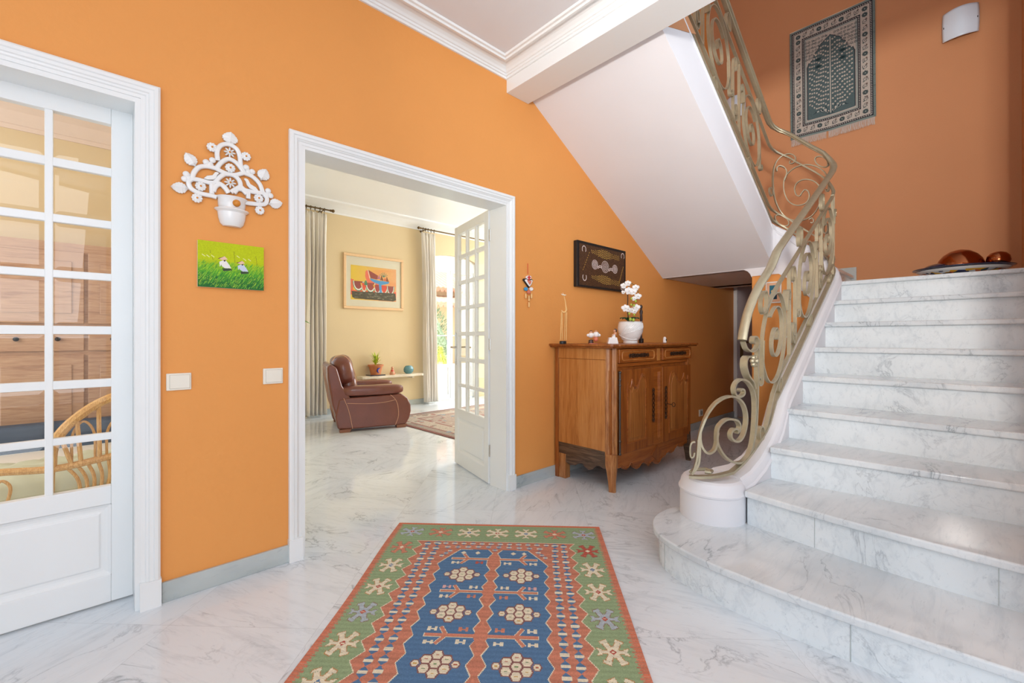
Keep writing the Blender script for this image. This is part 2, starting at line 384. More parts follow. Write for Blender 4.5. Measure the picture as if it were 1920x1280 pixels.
class Canvas:
    """a small raster of flat paint colours, later turned into coloured faces"""
    def __init__(s, w, h, nx, ny, bgc):
        s.w, s.h, s.nx, s.ny = w, h, nx, ny
        s.a = np.ones((ny, nx, 3)) * np.array(lin(bgc))
        s.X, s.Y = np.meshgrid((np.arange(nx) + .5) / nx * w, (np.arange(ny) + .5) / ny * h)
    def mask(s, m, c): s.a[m] = lin(c)
    def poly(s, pts, c):
        xs = [p[0] for p in pts]; ys = [p[1] for p in pts]
        i0, i1 = max(0, int(min(xs) / s.w * s.nx) - 1), min(s.nx, int(max(xs) / s.w * s.nx) + 2)
        j0, j1 = max(0, int(min(ys) / s.h * s.ny) - 1), min(s.ny, int(max(ys) / s.h * s.ny) + 2)
        if i0 >= i1 or j0 >= j1: return
        X = s.X[j0:j1, i0:i1]; Y = s.Y[j0:j1, i0:i1]; ins = np.zeros(X.shape, bool)
        n = len(pts)
        for i in range(n):
            x0, y0 = pts[i]; x1, y1 = pts[(i + 1) % n]
            if y0 == y1: continue
            c1 = ((y0 > Y) != (y1 > Y)) & (X < (x1 - x0) * (Y - y0) / (y1 - y0) + x0); ins ^= c1
        s.a[j0:j1, i0:i1][ins] = lin(c)
    def line(s, pts, wd, c):
        for (x0, y0), (x1, y1) in zip(pts, pts[1:]):
            L = math.hypot(x1 - x0, y1 - y0) or 1e-6; nx, ny = -(y1 - y0) / L * wd / 2, (x1 - x0) / L * wd / 2
            s.poly([(x0 + nx, y0 + ny), (x1 + nx, y1 + ny), (x1 - nx, y1 - ny), (x0 - nx, y0 - ny)], c)
    def ell(s, cx, cy, rx, ry, c, ring=None):
        d = np.sqrt(((s.X - cx) / rx) ** 2 + ((s.Y - cy) / ry) ** 2)
        m = d < 1
        if ring: m &= d > 1 - ring / min(rx, ry)
        s.mask(m, c)
    def mesh(s, fn, name, mat, parent=None, origin=None, label=None, thick=None):
        """fn(u,v) -> world point; v runs downwards"""
        off = ORIG[parent.name] if parent is not None else Vector(origin or (0, 0, 0))
        nx, ny = s.nx, s.ny
        vs = [tuple(Vector(fn(i / nx * s.w, j / ny * s.h)) - off) for j in range(ny + 1) for i in range(nx + 1)]
        fs = [(j * (nx + 1) + i, (j + 1) * (nx + 1) + i, (j + 1) * (nx + 1) + i + 1, j * (nx + 1) + i + 1) for j in range(ny) for i in range(nx)]
        me = bpy.data.meshes.new(name); me.from_pydata(vs, [], fs)
        at = me.color_attributes.new('paint', 'FLOAT_COLOR', 'CORNER')
        col = np.ones((nx * ny, 4, 4), np.float32); col[:, :, :3] = s.a.reshape(-1, 1, 3)
        at.data.foreach_set('color', col.ravel())
        me.materials.append(mat)
        o = bpy.data.objects.new(name, me); C.objects.link(o); ORIG[o.name] = off
        if parent is not None: o.parent = parent
        else: o.location = off
        if thick:
            m = o.modifiers.new('solid', 'SOLIDIFY'); m.thickness = thick; m.offset = -1
        if label: o['label'] = label
        return o

# ================================================================== SETTING
YW = 2.42; YB = 2.60            # hall face and far face of the long wall
# floor
f = MB(); f.box(-3.2, -3.2, -0.12, 9.0, 7.0, 0.0)
struct('floor', f, M['floor'])
# long orange wall with two door openings
D1 = (-0.65, 0.105, 2.155); D2 = (0.745, 2.205, 2.155)
def wall_pieces(mb, y0, y1, x0, x1, zt, holes):
    xs = x0
    for a, b, h in holes:
        mb.box(xs, y0, 0, a, y1, zt); mb.box(a, y0, h, b, y1, zt); xs = b
    mb.box(xs, y0, 0, x1, y1, zt)
w = MB(); wall_pieces(w, YW, YW + .10, -2.2, 6.65, 6.0, [D1, D2]); struct('wall_left', w, M['orange'])
w = MB(); wall_pieces(w, YW + .10, YB, -2.2, 9.0, 3.1, [D1, D2])
struct('wall_salon_near', w, M['yellow'])
# ceilings
w = MB(); w.box(-2.2, -3.2, 3.135, 2.20, YW, 3.30); struct('ceiling', w, M['ceiling'])
w = MB(); w.box(2.195, -3.2, 2.98, 2.425, YW, 3.28); struct('trim_1', w, M['gloss'], bevel=0.003)
w = MB(); w.box(-2.2, -3.2, 5.9, 5.9, YW, 6.0); struct('ceiling_stairwell', w, M['ceiling'])
# cornice: cove with bands, along the long wall and along the beam
prof = [(0, 0), (0.0, -0.058), (0.012, -0.058), (0.016, -0.045), (0.024, -0.043), (0.028, -0.032), (0.036, -0.030), (0.045, -0.018), (0.062, -0.006), (0.085, 0.0), (0.098, 0.0), (0.100, -0.010), (0.112, -0.012), (0.116, -0.020), (0.130, -0.022), (0.136, -0.012), (0.150, -0.010), (0.155, 0.0), (0.155, 0.004)]
cz = 3.133
w = MB(); w.sweep([(-2.2, YW, cz), (2.195, YW, cz), (2.195, -3.2, cz)], [(u, v) for u, v in prof])
struct('trim_2', w, M['gloss'])
# stairwell walls
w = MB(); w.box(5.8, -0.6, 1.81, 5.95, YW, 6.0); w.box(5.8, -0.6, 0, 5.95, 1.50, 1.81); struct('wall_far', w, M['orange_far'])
w = MB(); w.box(4.4, -0.40, 0, 5.8, -0.245, 6.0); w.box(2.1, -0.40, 0, 4.4, -0.245, 1.68); struct('wall_right', w, M['orange_far'])  # unseen near part kept low so the lamp behind the camera clears it
# under the stairs: orange wall beside the passage, far end wall with a door
w = MB(); w.box(4.56, 0.84, 0, 4.70, 1.50, 1.737); struct('wall_passage', w, M['orange'])
w = MB(); w.box(6.65, 1.2, 0, 6.8, YW, 2.4); struct('wall_end', w, M['orange'])
w = MB(); w.box(4.72, 1.43, 0, 6.65, 1.50, 2.2); struct('wall_passage_side', w, M['orange'])  # unseen wall added to keep stray light out of the passage
w = MB(); w.box(5.9, 1.0, 2.2, 6.8, YW, 2.3); struct('ceiling_passage', w, M['plaster'])
# unseen hall walls behind the camera, added to hold back the sky light
w = MB(); w.box(-2.35, -3.3, 0, -2.2, -1.6, 3.14); w.box(-2.35, 1.3, 0, -2.2, YW, 3.14); w.box(-2.35, -1.6, 2.4, -2.2, 1.3, 3.14); struct('wall_back', w, M['ceiling'])
w = MB(); w.box(-2.35, -3.45, 0, -1.3, -3.3, 3.14); w.box(1.6, -3.45, 0, 2.25, -3.3, 3.14); w.box(-1.3, -3.45, 2.6, 1.6, -3.3, 3.14); w.box(-1.3, -3.45, 0, 1.6, -3.3, .25); struct('wall_street', w, M['ceiling'])
w = MB(); w.box(2.1, -3.45, 0, 2.25, -.40, 3.0); struct('wall_entrance', w, M['orange'])
# skirtings
w = MB(); w.box(0.175, YW - .014, 0, 0.682, YW, .088); struct('baseboard_left', w, M['skirt'], bevel=.002)
w = MB(); w.box(2.275, YW - .014, 0, 5.1, YW, .088); struct('baseboard_hall', w, M['skirt'], bevel=.002)
w = MB(); w.box(5.115, YW - .014, 0, 6.62, YW, .088); struct('baseboard_passage', w, M['skirt'], bevel=.002)
w = MB(); w.box(5.786, .89, 1.62, 5.80, 1.32, 1.89); struct('baseboard_landing', w, M['skirt'], bevel=.002)

# door casings -----------------------------------------------------
def casing(name, x0, x1, top, xo0, xo1, topo):
    """architrave round an opening in the long wall; o = outer edges; stepped profile"""
    w = MB()
    t = xo1 - x1
    prof = [(0, 0), (0, -.020), (.008, -.026), (.020, -.026), (.024, -.021), (.036, -.021), (.040, -.016), (t - .018, -.014), (t - .014, -.009), (t, -.009), (t, 0)]
    # profile: (distance inwards from the outer edge, towards the hall)
    def ring(fx): return [fx(u, v) for u, v in prof]
    L = xo0; R = xo1; T = topo
    rs = [ring(lambda u, v: (L + u, YW + v, 0)), ring(lambda u, v: (L + u, YW + v, T - u)), ring(lambda u, v: (R - u, YW + v, T - u)), ring(lambda u, v: (R - u, YW + v, 0))]
    w.rings(rs, True, True, False)
    # jamb lining
    w.box(x0, YW - .006, 0, x0 + .018, YB, top); w.box(x1 - .018, YW - .006, 0, x1, YB, top); w.box(x0 + .001, YW - .005, top - .0185, x1 - .001, YB - .001, top + .002)
    # plinth blocks
    for a in (L, R - t): w.box(a - .003, YW - .030, 0, a + t + .003, YW, .115)
    return struct(name, w, M['gloss'])
casing('trim_3', *D1[:2], D1[2], D1[0] - .065, D1[1] + .065, 2.222)
casing('trim_4', *D2[:2], D2[2], D2[0] - .062, D2[1] + .062, 2.215)

# glazed door leaf -------------------------------------------------
ZR = [(2.071, 1.883), (1.848, 1.653), (1.620, 1.425), (1.394, 1.197), (1.162, .971), (.936, .737), (.708, .509)]
def leaf(name, fn, Wd, handle_side=1, handle=True, top=2.145):
    """fn maps leaf-local (a along width from hinge, d depth, z) to world. Leaf width Wd."""
    st = 0.072; mu = .024; n = 3; pw = (Wd - 2 * st - (n - 1) * mu) / n; th = .038
    m = MB()
    m.box(0, 0, .008, st, th, top); m.box(Wd - st, 0, .008, Wd, th, top)
    m.box(st, 0, ZR[0][0], Wd - st, th, top)
    m.box(st, 0, .43, Wd - st, th, ZR[-1][1]); m.box(st, 0, .008, Wd - st, th, .125)
    for i in range(6): m.box(st - .01, .006, ZR[i + 1][0], Wd - st + .01, th - .006, ZR[i][1])
    for j in range(1, n): m.box(st + j * pw + (j - 1) * mu, .004, ZR[-1][1] - .01, st + j * (pw + mu), th - .004, ZR[0][0] + .01)
    # moulding round the raised panel
    m.box(st, .012, .125, Wd - st, th - .012, .43)
    pz = [(st, .125), (Wd - st, .125), (Wd - st, .43), (st, .43)]
    for dd, s in ((0, 1), (th, -1)):
        i1 = .022; i2 = .034
        def q(k, off): return [(pz[0][0] + k, dd + s * off, pz[0][1] + k), (pz[1][0] - k, dd + s * off, pz[1][1] + k), (pz[2][0] - k, dd + s * off, pz[2][1] - k), (pz[3][0] + k, dd + s * off, pz[3][1] - k)]
        vs = q(0, .001) + q(.012, .008) + q(i1, .010) + q(i2, .010)
        vs += q(i2 + .004, .004)
        fs = [(r * 4 + i, r * 4 + (i + 1) % 4, (r + 1) * 4 + (i + 1) % 4, (r + 1) * 4 + i) for r in range(4) for i in range(4)] + [(16, 17, 18, 19)]
        m.add(vs, fs)
    m.apply(lambda p: fn(*p))
    root = struct(name, m, M['gloss'], bevel=.003); root.data.polygons.foreach_set('use_smooth', [False] * len(root.data.polygons)); root.modifiers['bevel'].harden_normals = False
    for (zt, zb) in ZR:
        for j in range(n):
            a0 = st + j * (pw + mu); a1 = a0 + pw; b = .016
            g = MB(); e = .002
            A = [(a0 - e, zb - e), (a1 + e, zb - e), (a1 + e, zt + e), (a0 - e, zt + e)]
            B = [(a0 + b, zb + b), (a1 - b, zb + b), (a1 - b, zt - b), (a0 + b, zt - b)]
            vs = [(u, th / 2 - .001, v) for u, v in A] + [(u, th / 2 - .004, v) for u, v in B]
            g.add(vs, [(0, 1, 5, 4), (1, 2, 6, 5), (2, 3, 7, 6), (3, 0, 4, 7), (4, 5, 6, 7)])
            g.apply(lambda p: fn(*p))
            obj('glass_pane', g, M['glass'], root)
    if handle:
        h = MB(); a = Wd - .034
        for s in (-1, 1):
            y0 = -.004 if s < 0 else th + .004
            h.xz([(a + x, z) for x, z in arc(0, 1.175, .017, 0, 180, 6) + arc(0, .915, .017, 180, 360, 6)], min(y0, y0 - s * .006), max(y0, y0 - s * .006))
        hp = MB().merge(h).apply(lambda p: fn(*p))
        hd = obj('handle_plate', hp, M['silver'], root)
        l = MB()
        for s in (-1, 1):
            y0 = 0 if s < 0 else th
            l.tube([(a, y0, 1.06), (a, y0 + s * .045, 1.06), (a - .02, y0 + s * .055, 1.06), (a - .11, y0 + s * .055, 1.058)], .008, 8)
        l.apply(lambda p: fn(*p))
        obj('lever_handle', l, M['silver'], root)
    return root
# door_1: closed leaf in the left opening (hinge on the right); its twin beside it
leaf('door_1', lambda a, d, z: (0.087 - a, YB - .038 + d, z), 0.714, handle=False)
# the seam twin is outside the frame
leaf('door_2', lambda a, d, z: (2.180 + a * .225 + d * .974, 2.615 + a * .974 - d * .225, z), 0.682)
w = MB()
for z in (.22, 1.05, 1.9): w.lathe([(.0, 0), (.009, 0), (.009, .09), (0, .09)], (2.190, 2.607, z), 10)
struct('trim_5', w, M['silver'])


# ================================================================== STAIRCASE
R_ = 0.18
def nose_x(n): return 2.70 + .305 * (n - 3)
def nosez(x): return .54 + .59 * (x - 2.70)
st = thing('staircase', 'white veined marble staircase with rounded bottom step and white plaster curb', 'staircase', (2.4, .4, 0))
RY = -.243
fronts = {
    1: spline([(1.965, RY), (1.939, -.086), (1.915, .117), (1.893, .36), (1.888, .617), (1.915, .871), (1.998, 1.083), (2.143, 1.195), (2.298, 1.213), (2.402, 1.185), (2.53, 1.08)], 5),
    2: spline([(2.335, RY), (2.325, -.10), (2.325, .15), (2.345, .45), (2.385, .72), (2.405, .83)], 4),
    3: spline([(2.785, RY), (2.765, -.05), (2.735, .25), (2.71, .55), (2.70, .80)], 4),
}
for n in range(4, 10): fronts[n] = [(nose_x(n), RY), (nose_x(n), .80)]
def offset(poly, d):
    out = []
    for i, (x, y) in enumerate(poly):
        a = poly[max(i - 1, 0)]; b = poly[min(i + 1, len(poly) - 1)]
        tx, ty = b[0] - a[0], b[1] - a[1]; L = math.hypot(tx, ty); out.append((x + ty / L * d, y - tx / L * d))
    return out
for n in range(1, 10):
    fr = fronts[n]; top = R_ * n
    if n == 9: back = [(5.8, .90), (5.8, RY)]
    else:
        nb = fronts[n + 1]; bx = max(p[0] for p in nb) + .09
        back = [(bx, min(fr[-1][1], .80) if n > 1 else fr[-1][1]), (bx, RY)]
    if n == 1: back = [(2.62, 1.0), (2.62, RY)]
    t = MB(); t.xy(fr + back, top - .034, top); obj('tread', t, M['tread'], st, bevel=.009, seg=3)
    rf = offset(fr, .032)
    if n == 1: rf = rf[:-1]
    m = MB()
    if n == 1: bk = [(2.60, 1.0), (2.60, RY)]
    else: bk = [(max(p[0] for p in rf) + .05, rf[-1][1]), (max(p[0] for p in rf) + .05, RY)]
    m.xy(rf + bk, top - R_ + (0 if n == 1 else .0), top - .033); ro = obj('riser', m, M['stair'], st)
    # joints between the riser slabs of the two curved steps
    for jx, jy in ({1: [(2.030, 1.04), (1.932, .30)], 2: [(2.378, .50), (2.357, -.05)]}.get(n, [])):
        jm = MB(); q_ = min(rf, key=lambda p: math.dist(p, (jx, jy))); jm.box(q_[0] - .0015, q_[1] - .0012, top - R_ + .002, q_[0] + .004, q_[1] + .0012, top - .035); obj('joint', jm, M['skirt'], st)
# the next short flight turns at the landing
t = MB(); t.box(4.74, .905, 1.766, 5.785, 1.48, 1.80); obj('tread', t, M['tread'], st, bevel=.008)
t = MB(); t.box(4.77, .935, 1.62, 5.785, 1.5, 1.766); obj('riser', t, M['stair'], st)
t = MB(); t.box(4.74, 1.52, 1.96, 5.79, 2.40, 1.99); obj('tread', t, M['tread'], st, bevel=.008)

# curb path (plan) with its top height and half width
def Zend(y): return lerp_tab([(.845, 1.74), (.917, 1.86), (.99, 1.93), (1.144, 2.07), (1.265, 2.19), (1.39, 2.28)], y)
T2 = lambda x: 3.267 - .59 * (x - 2.795)
curb = [((2.42, 1.00), .402, .165), ((2.50, .955), .404, .125), ((2.58, .915), .425, .095), ((2.68, .882), .478, .075), ((2.80, .858), .56, .063), ((2.92, .85), .645, .057)]
x = 3.04
while x < 4.46: curb.append(((x, .847), nosez(x) + .06, .055)); x += .14
for a in (-90, -60, -30, 0):
    cx, cy = 4.49 + .118 * math.cos(math.radians(a)), .965 + .118 * math.sin(math.radians(a))
    curb.append(((cx, cy), {-90: 1.672, -60: 1.735, -30: 1.81, 0: 1.90}[a], .055))
for y in (1.06, 1.14, 1.22): curb.append(((4.608, y), Zend(y) - .01, .055))
for a in (0, 30, 60, 90):
    cx, cy = 4.49 + .118 * math.cos(math.radians(a)), 1.255 + .118 * math.sin(math.radians(a))
    curb.append(((cx, cy), {0: 2.155, 30: 2.19, 60: 2.22, 90: T2(4.49) }[a], .055))
x = 4.35
while x > 2.0: curb.append(((x, 1.373), T2(x), .055)); x -= .15
def curb_section(i):
    (x, y), z, h = curb[i]
    a = Vector(curb[max(i - 1, 0)][0]); b = Vector(curb[min(i + 1, len(curb) - 1)][0]); t = (b - a).normalized(); n = Vector((t.y, -t.x))
    if x < 3.1 and y < 1.05: zb = 0.0
    else: zb = z - .43
    if y > 1.3: zb = min(z - .08, 3.012 - .583 * (x - 2.51))
    prof = [(-h, zb), (-h, z - .075), (-h - .006, z - .072), (-h - .008, z - .064), (-h - .004, z - .056), (-h, z - .050), (-h + .003, z - .028), (-h + .012, z - .010), (-h + .026, z), (h - .026, z), (h - .012, z - .010), (h - .003, z - .028), (h, z - .050), (h + .004, z - .056), (h + .008, z - .064), (h + .006, z - .072), (h, z - .075), (h, zb)]
    return [(x + n.x * u, y + n.y * u, v) for u, v in prof]
c = MB(); c.rings([curb_section(i) for i in range(1, len(curb))], True, True, False)
c.lathe([(0, 0), (.166, 0), (.166, .315), (.172, .320), (.174, .330), (.168, .340), (.164, .348), (.160, .368), (.150, .384), (.136, .393), (.0, .394)], (2.43, 1.0, 0), 48)
cu = obj('plaster_curb', c, M['plaster'], st); cu.data.polygons.foreach_set('use_smooth', [True] * len(cu.data.polygons)); cu.data.set_sharp_from_angle(angle=math.radians(24))
# well end apron with the rounded opening corner, and the sloping soffit of the second flight
a_ = [(1.318, 2.12), (1.20, 2.02), (1.06, 1.92), (.93, 1.76), (.80, 1.58), (.80, 1.30), (1.012, 1.484), (1.197, 1.685), (1.27, 1.737), (1.50, 1.737)] + [(1.60 - .10 * math.cos(math.radians(t)), 1.71 + .10 * math.sin(math.radians(t))) for t in (10, 30, 50, 70, 90)] + [(2.42, 1.81), (2.42, 1.9), (1.45, 1.9)]
m = MB(); m.yz(a_, 4.548, 4.66); obj('apron', m, M['plaster'], st)
m = MB(); m.yz([(1.50, 1.70), (1.50, 1.95), (2.42, 1.95), (2.42, 1.81), (1.60, 1.81), (1.55, 1.797), (1.512, 1.76)], 4.62, 6.09); obj('passage_soffit', m, M['plaster'], st)
s0 = lambda x: 3.0 - .583 * (x - 2.51)
m = MB(); m.xz([(2.47, s0(2.47)), (4.56, s0(4.56)), (4.56, s0(4.56) + .25), (2.47, s0(2.47) + .25)], 1.3165, 2.42); obj('flight_soffit', m, M['plaster'], st)
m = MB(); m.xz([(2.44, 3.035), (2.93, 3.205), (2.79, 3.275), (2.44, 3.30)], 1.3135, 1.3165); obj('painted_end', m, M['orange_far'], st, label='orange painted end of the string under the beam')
m = MB(); m.box(2.42, 1.32, 3.03, 2.52, 2.42, 3.2); m.box(2.42, -.3, 3.10, 2.50, 2.42, 3.25); obj('landing_edge', m, M['plaster'], st)

# ================================================================== RAILING
NP = [(2.25, 1.10), (2.265, 1.04), (2.30, .985), (2.37, .938), (2.47, .905), (2.6, .88), (2.8, .853), (3.0, .845), (4.50, .845)]
RP = list(NP)
for a in range(-75, 1, 15): RP.append((4.50 + .12 * math.cos(math.radians(a)), .965 + .12 * math.sin(math.radians(a))))
for a in range(0, 91, 15): RP.append((4.50 + .12 * math.cos(math.radians(a)), 1.22 + .12 * math.sin(math.radians(a))))
RP.append((2.2, 1.34))
RS = [0.0]
for p, q in zip(RP, RP[1:]): RS.append(RS[-1] + math.dist(p, q))
def plan(s):
    if s <= 0:
        d = Vector(RP[1]) - Vector(RP[0]); d.normalize(); p = Vector(RP[0]) + d * s; return p, d
    for i in range(len(RP) - 1):
        if s <= RS[i + 1] or i == len(RP) - 2:
            a, b = Vector(RP[i]), Vector(RP[i + 1]); d = (b - a).normalized(); return a + d * (s - RS[i]), d
S3 = RS[7]; SX = lambda x: S3 + (x - 3.0)              # s along the first flight
SW = lambda y: RS[8] + .12 * PI / 2 + (y - .965)       # s across the well end
S2_0 = SW(1.22) + .12 * PI / 2
S2 = lambda x: S2_0 + (4.50 - x)
def smooth_n(s):
    a, _ = plan(max(0, s - .03)); b, _ = plan(s + .03); d = (b - a).normalized(); return Vector((d.y, -d.x, 0))
def W3(s, z):
    p, _ = plan(s); return Vector((p.x, p.y, z))
BASE = [(.058, .412), (.30, .425), (.39, .458), (.485, .505), (.58, .56), (.70, .64), (SX(2.95), .76)]
ZREF = [(0, .395), (.30, .405), (.39, .44), (.485, .485), (.58, .54), (.70, .62), (SX(2.9), nosez(2.9) + .06), (SX(4.45), nosez(4.45) + .065), (SX(4.50) + .06, 1.73), (SW(.917), 1.85), (SW(.99), 1.925), (SW(1.144), 2.065), (SW(1.22), 2.14), (S2(4.50), T2(4.5) + .0), (S2(2.2), T2(2.2))]
zr = lambda s: lerp_tab(ZREF, s)
rail = thing('stair_railing', 'champagne coloured wrought iron stair railing with spiral scrolls curving round the stairwell', 'railing', (3.0, .85, 0))
def ribbon(mb, pts, wid=.021, th=.008, n=5, taper=True, do_spline=True):
    P = spline(pts, n) if do_spline else pts
    rs = []; N_ = len(P)
    for i, (s, z) in enumerate(P):
        a = P[max(i - 1, 0)]; b = P[min(i + 1, N_ - 1)]
        ds, dz = b[0] - a[0], b[1] - a[1]; L = math.hypot(ds, dz) or 1e-6
        ns, nz = -dz / L, ds / L
        nn = smooth_n(s); h = wid / 2; q = th / 2
        if h < .006: h = .006
        p0 = W3(s + ns * q, z + nz * q); p1 = W3(s - ns * q, z - nz * q)
        rs.append([tuple(p0 + nn * h), tuple(p0 - nn * h), tuple(p1 - nn * h), tuple(p1 + nn * h)])
    mb.rings(rs, True, True, True)
    return mb
def put(name, pts, **k):
    m = MB(); ribbon(m, pts, **k); return obj(name, m, M['iron'], rail)
def along(f, s0, s1, step=.05):
    n = max(2, int((s1 - s0) / step)); return [(s0 + (s1 - s0) * i / n, f(s0 + (s1 - s0) * i / n)) for i in range(n + 1)]
# base bar, the two inner bars and the handrail
put('base_bar', [(.10, .422), (.07, .421)] and along(lambda s: (lerp_tab(BASE, s) if s < SX(2.95) else zr(s) + .02), .05, S2(2.3)), wid=.030, th=.014, do_spline=False)
put('lower_bar', along(lambda s: zr(s) + .02 + .095 * min(1, max(0, (s - .62) / .25)), .62, S2(2.3)), wid=.022, th=.012, do_spline=False)
HAND = [(.395, 1.135), (.415, 1.20), (.452, 1.285), (.525, 1.385), (.616, 1.475), (.744, 1.57)]
def hz(s):
    if s < .744: return lerp_tab(HAND, s)
    return lerp_tab([(.744, 1.57), (SX(3.0), nosez(3.0) + .965), (SX(4.45), nosez(4.45) + .965), (SX(4.5) + .08, 2.66), (SW(.93), 2.765), (SW(1.047), 2.875), (SW(1.214), 3.045), (S2(4.5), T2(4.5) + .90), (S2(2.2), T2(2.2) + .88)], s)
put('upper_bar', along(lambda s: zr(s) + .685 if s > .85 else 1.27 + (s - .6) * (zr(.85) + .685 - 1.27) / .25, .62, S2(2.3)), wid=.022, th=.012, do_spline=False)
hpts = spline(HAND, 5)[:-1] + along(hz, .744, S2(2.3), .05)
hm = MB(); rs = []
prof = [(-.024, -.010), (-.026, .000), (-.020, .008), (-.010, .013), (0, .0145), (.010, .013), (.020, .008), (.026, .000), (.024, -.010), (.012, -.012), (.010, -.020), (-.010, -.020), (-.012, -.012)]
for i, (s, z) in enumerate(hpts):
    a = hpts[max(i - 1, 0)]; b = hpts[min(i + 1, len(hpts) - 1)]
    ds, dz = b[0] - a[0], b[1] - a[1]; L = math.hypot(ds, dz); ns, nz = -dz / L, ds / L; nn = smooth_n(s)
    rs.append([tuple(W3(s + ns * v, z + nz * v) + nn * u) for u, v in prof])
hm.rings(rs, True, True, True); obj('handrail', hm, M['iron'], rail)
VOL = {"big": [[0.064,0.427],[0.076,0.458],[0.087,0.504],[0.092,0.558],[0.097,0.617],[0.109,0.67],[0.131,0.73],[0.166,0.782],[0.208,0.817],[0.263,0.832],[0.311,0.831],[0.368,0.81],[0.41,0.773],[0.432,0.722],[0.429,0.668],[0.404,0.615],[0.368,0.589],[0.327,0.589],[0.296,0.608],[0.29,0.635],[0.306,0.654],[0.333,0.656],[0.35,0.642],[0.339,0.633]],"mid": [[0.104,0.65],[0.104,0.611],[0.113,0.572],[0.132,0.546],[0.154,0.542],[0.179,0.558],[0.192,0.597],[0.193,0.643],[0.204,0.682],[0.244,0.709],[0.291,0.712],[0.345,0.697],[0.368,0.667],[0.356,0.641],[0.339,0.637]],"low": [[0.197,0.649],[0.192,0.61],[0.204,0.57],[0.235,0.527],[0.282,0.492],[0.345,0.47],[0.404,0.471],[0.454,0.498],[0.488,0.542],[0.509,0.602],[0.521,0.671],[0.526,0.741],[0.521,0.812],[0.495,0.863],[0.441,0.905],[0.38,0.92],[0.333,0.904],[0.315,0.875],[0.327,0.84],[0.368,0.827],[0.404,0.838],[0.404,0.859],[0.38,0.867],[0.366,0.858]],"stem": [[0.567,1.108],[0.555,1.023],[0.552,0.852],[0.542,0.697],[0.526,0.614],[0.492,0.534],[0.441,0.48]],"leaf": [[0.509,0.862],[0.488,0.899],[0.441,0.936],[0.416,0.985],[0.419,1.026],[0.441,1.043],[0.467,1.039]],"side": [[0.079,0.6],[0.064,0.595],[0.056,0.568],[0.058,0.522],[0.07,0.52],[0.076,0.543]],"back": [[0.064,0.427],[0.087,0.465],[0.098,0.499],[0.101,0.571],[0.093,0.61]],"base": [[0.058,0.436],[0.061,0.41],[0.104,0.402],[0.164,0.402],[0.235,0.408],[0.311,0.431],[0.392,0.463],[0.481,0.508],[0.567,0.563],[0.715,0.671],[0.883,0.781],[1.116,0.914],[1.317,1.031]]}
put('end_scroll', VOL['big'], wid=.025, th=.011); put('end_scroll', VOL['mid'], wid=.025, th=.011)
put('end_scroll', VOL['low'], wid=.025, th=.011); put('end_post', VOL['stem'], wid=.024, th=.014)
put('acanthus_leaf', VOL['leaf'], wid=.040, th=.010); put('end_scroll', VOL['side'], wid=.028, th=.008)
put('end_post', VOL['back'], wid=.026, th=.010)
m = MB(); m.tube([(2.30, 1.06, .425), (2.36, 1.07, .425), (2.41, 1.03, .425), (2.40, .99, .425), (2.365, .985, .425), (2.36, 1.01, .425)], .010, 8); obj('base_curl', m, M['iron'], rail)
m = MB(); p = W3(.529, 1.016); nn = smooth_n(.529)
for k in range(6):
    q = p + Vector((0, 0, 1)) * .022 * math.sin(k * PI / 3) + plan(.53)[1].to_3d() * .022 * math.cos(k * PI / 3); m.ball(q, .015, n=8, m=6)
m.ball(p + nn * .012, .014, n=8, m=6); obj('iron_flower', m, M['iron'], rail)
put('hand_curl', [(.405, 1.125), (.434, 1.085), (.49, 1.07), (.54, 1.085), (.56, 1.12), (.54, 1.15), (.51, 1.15), (.50, 1.125), (.52, 1.115)], wid=.028, th=.009)
put('ring', [(.60 + .028 * math.cos(t), .60 + .038 * math.sin(t)) for t in [k * PI / 6 for k in range(13)]], wid=.024, th=.008, n=2)
def ell(cs, cz, rs_, rz, a0=0, a1=360, sh=0.0, n=20):
    o = []
    for i in range(n + 1):
        a = math.radians(a0 + (a1 - a0) * i / n); u = rs_ * math.cos(a); o.append((cs + u, cz + rz * math.sin(a) + sh * u))
    return o
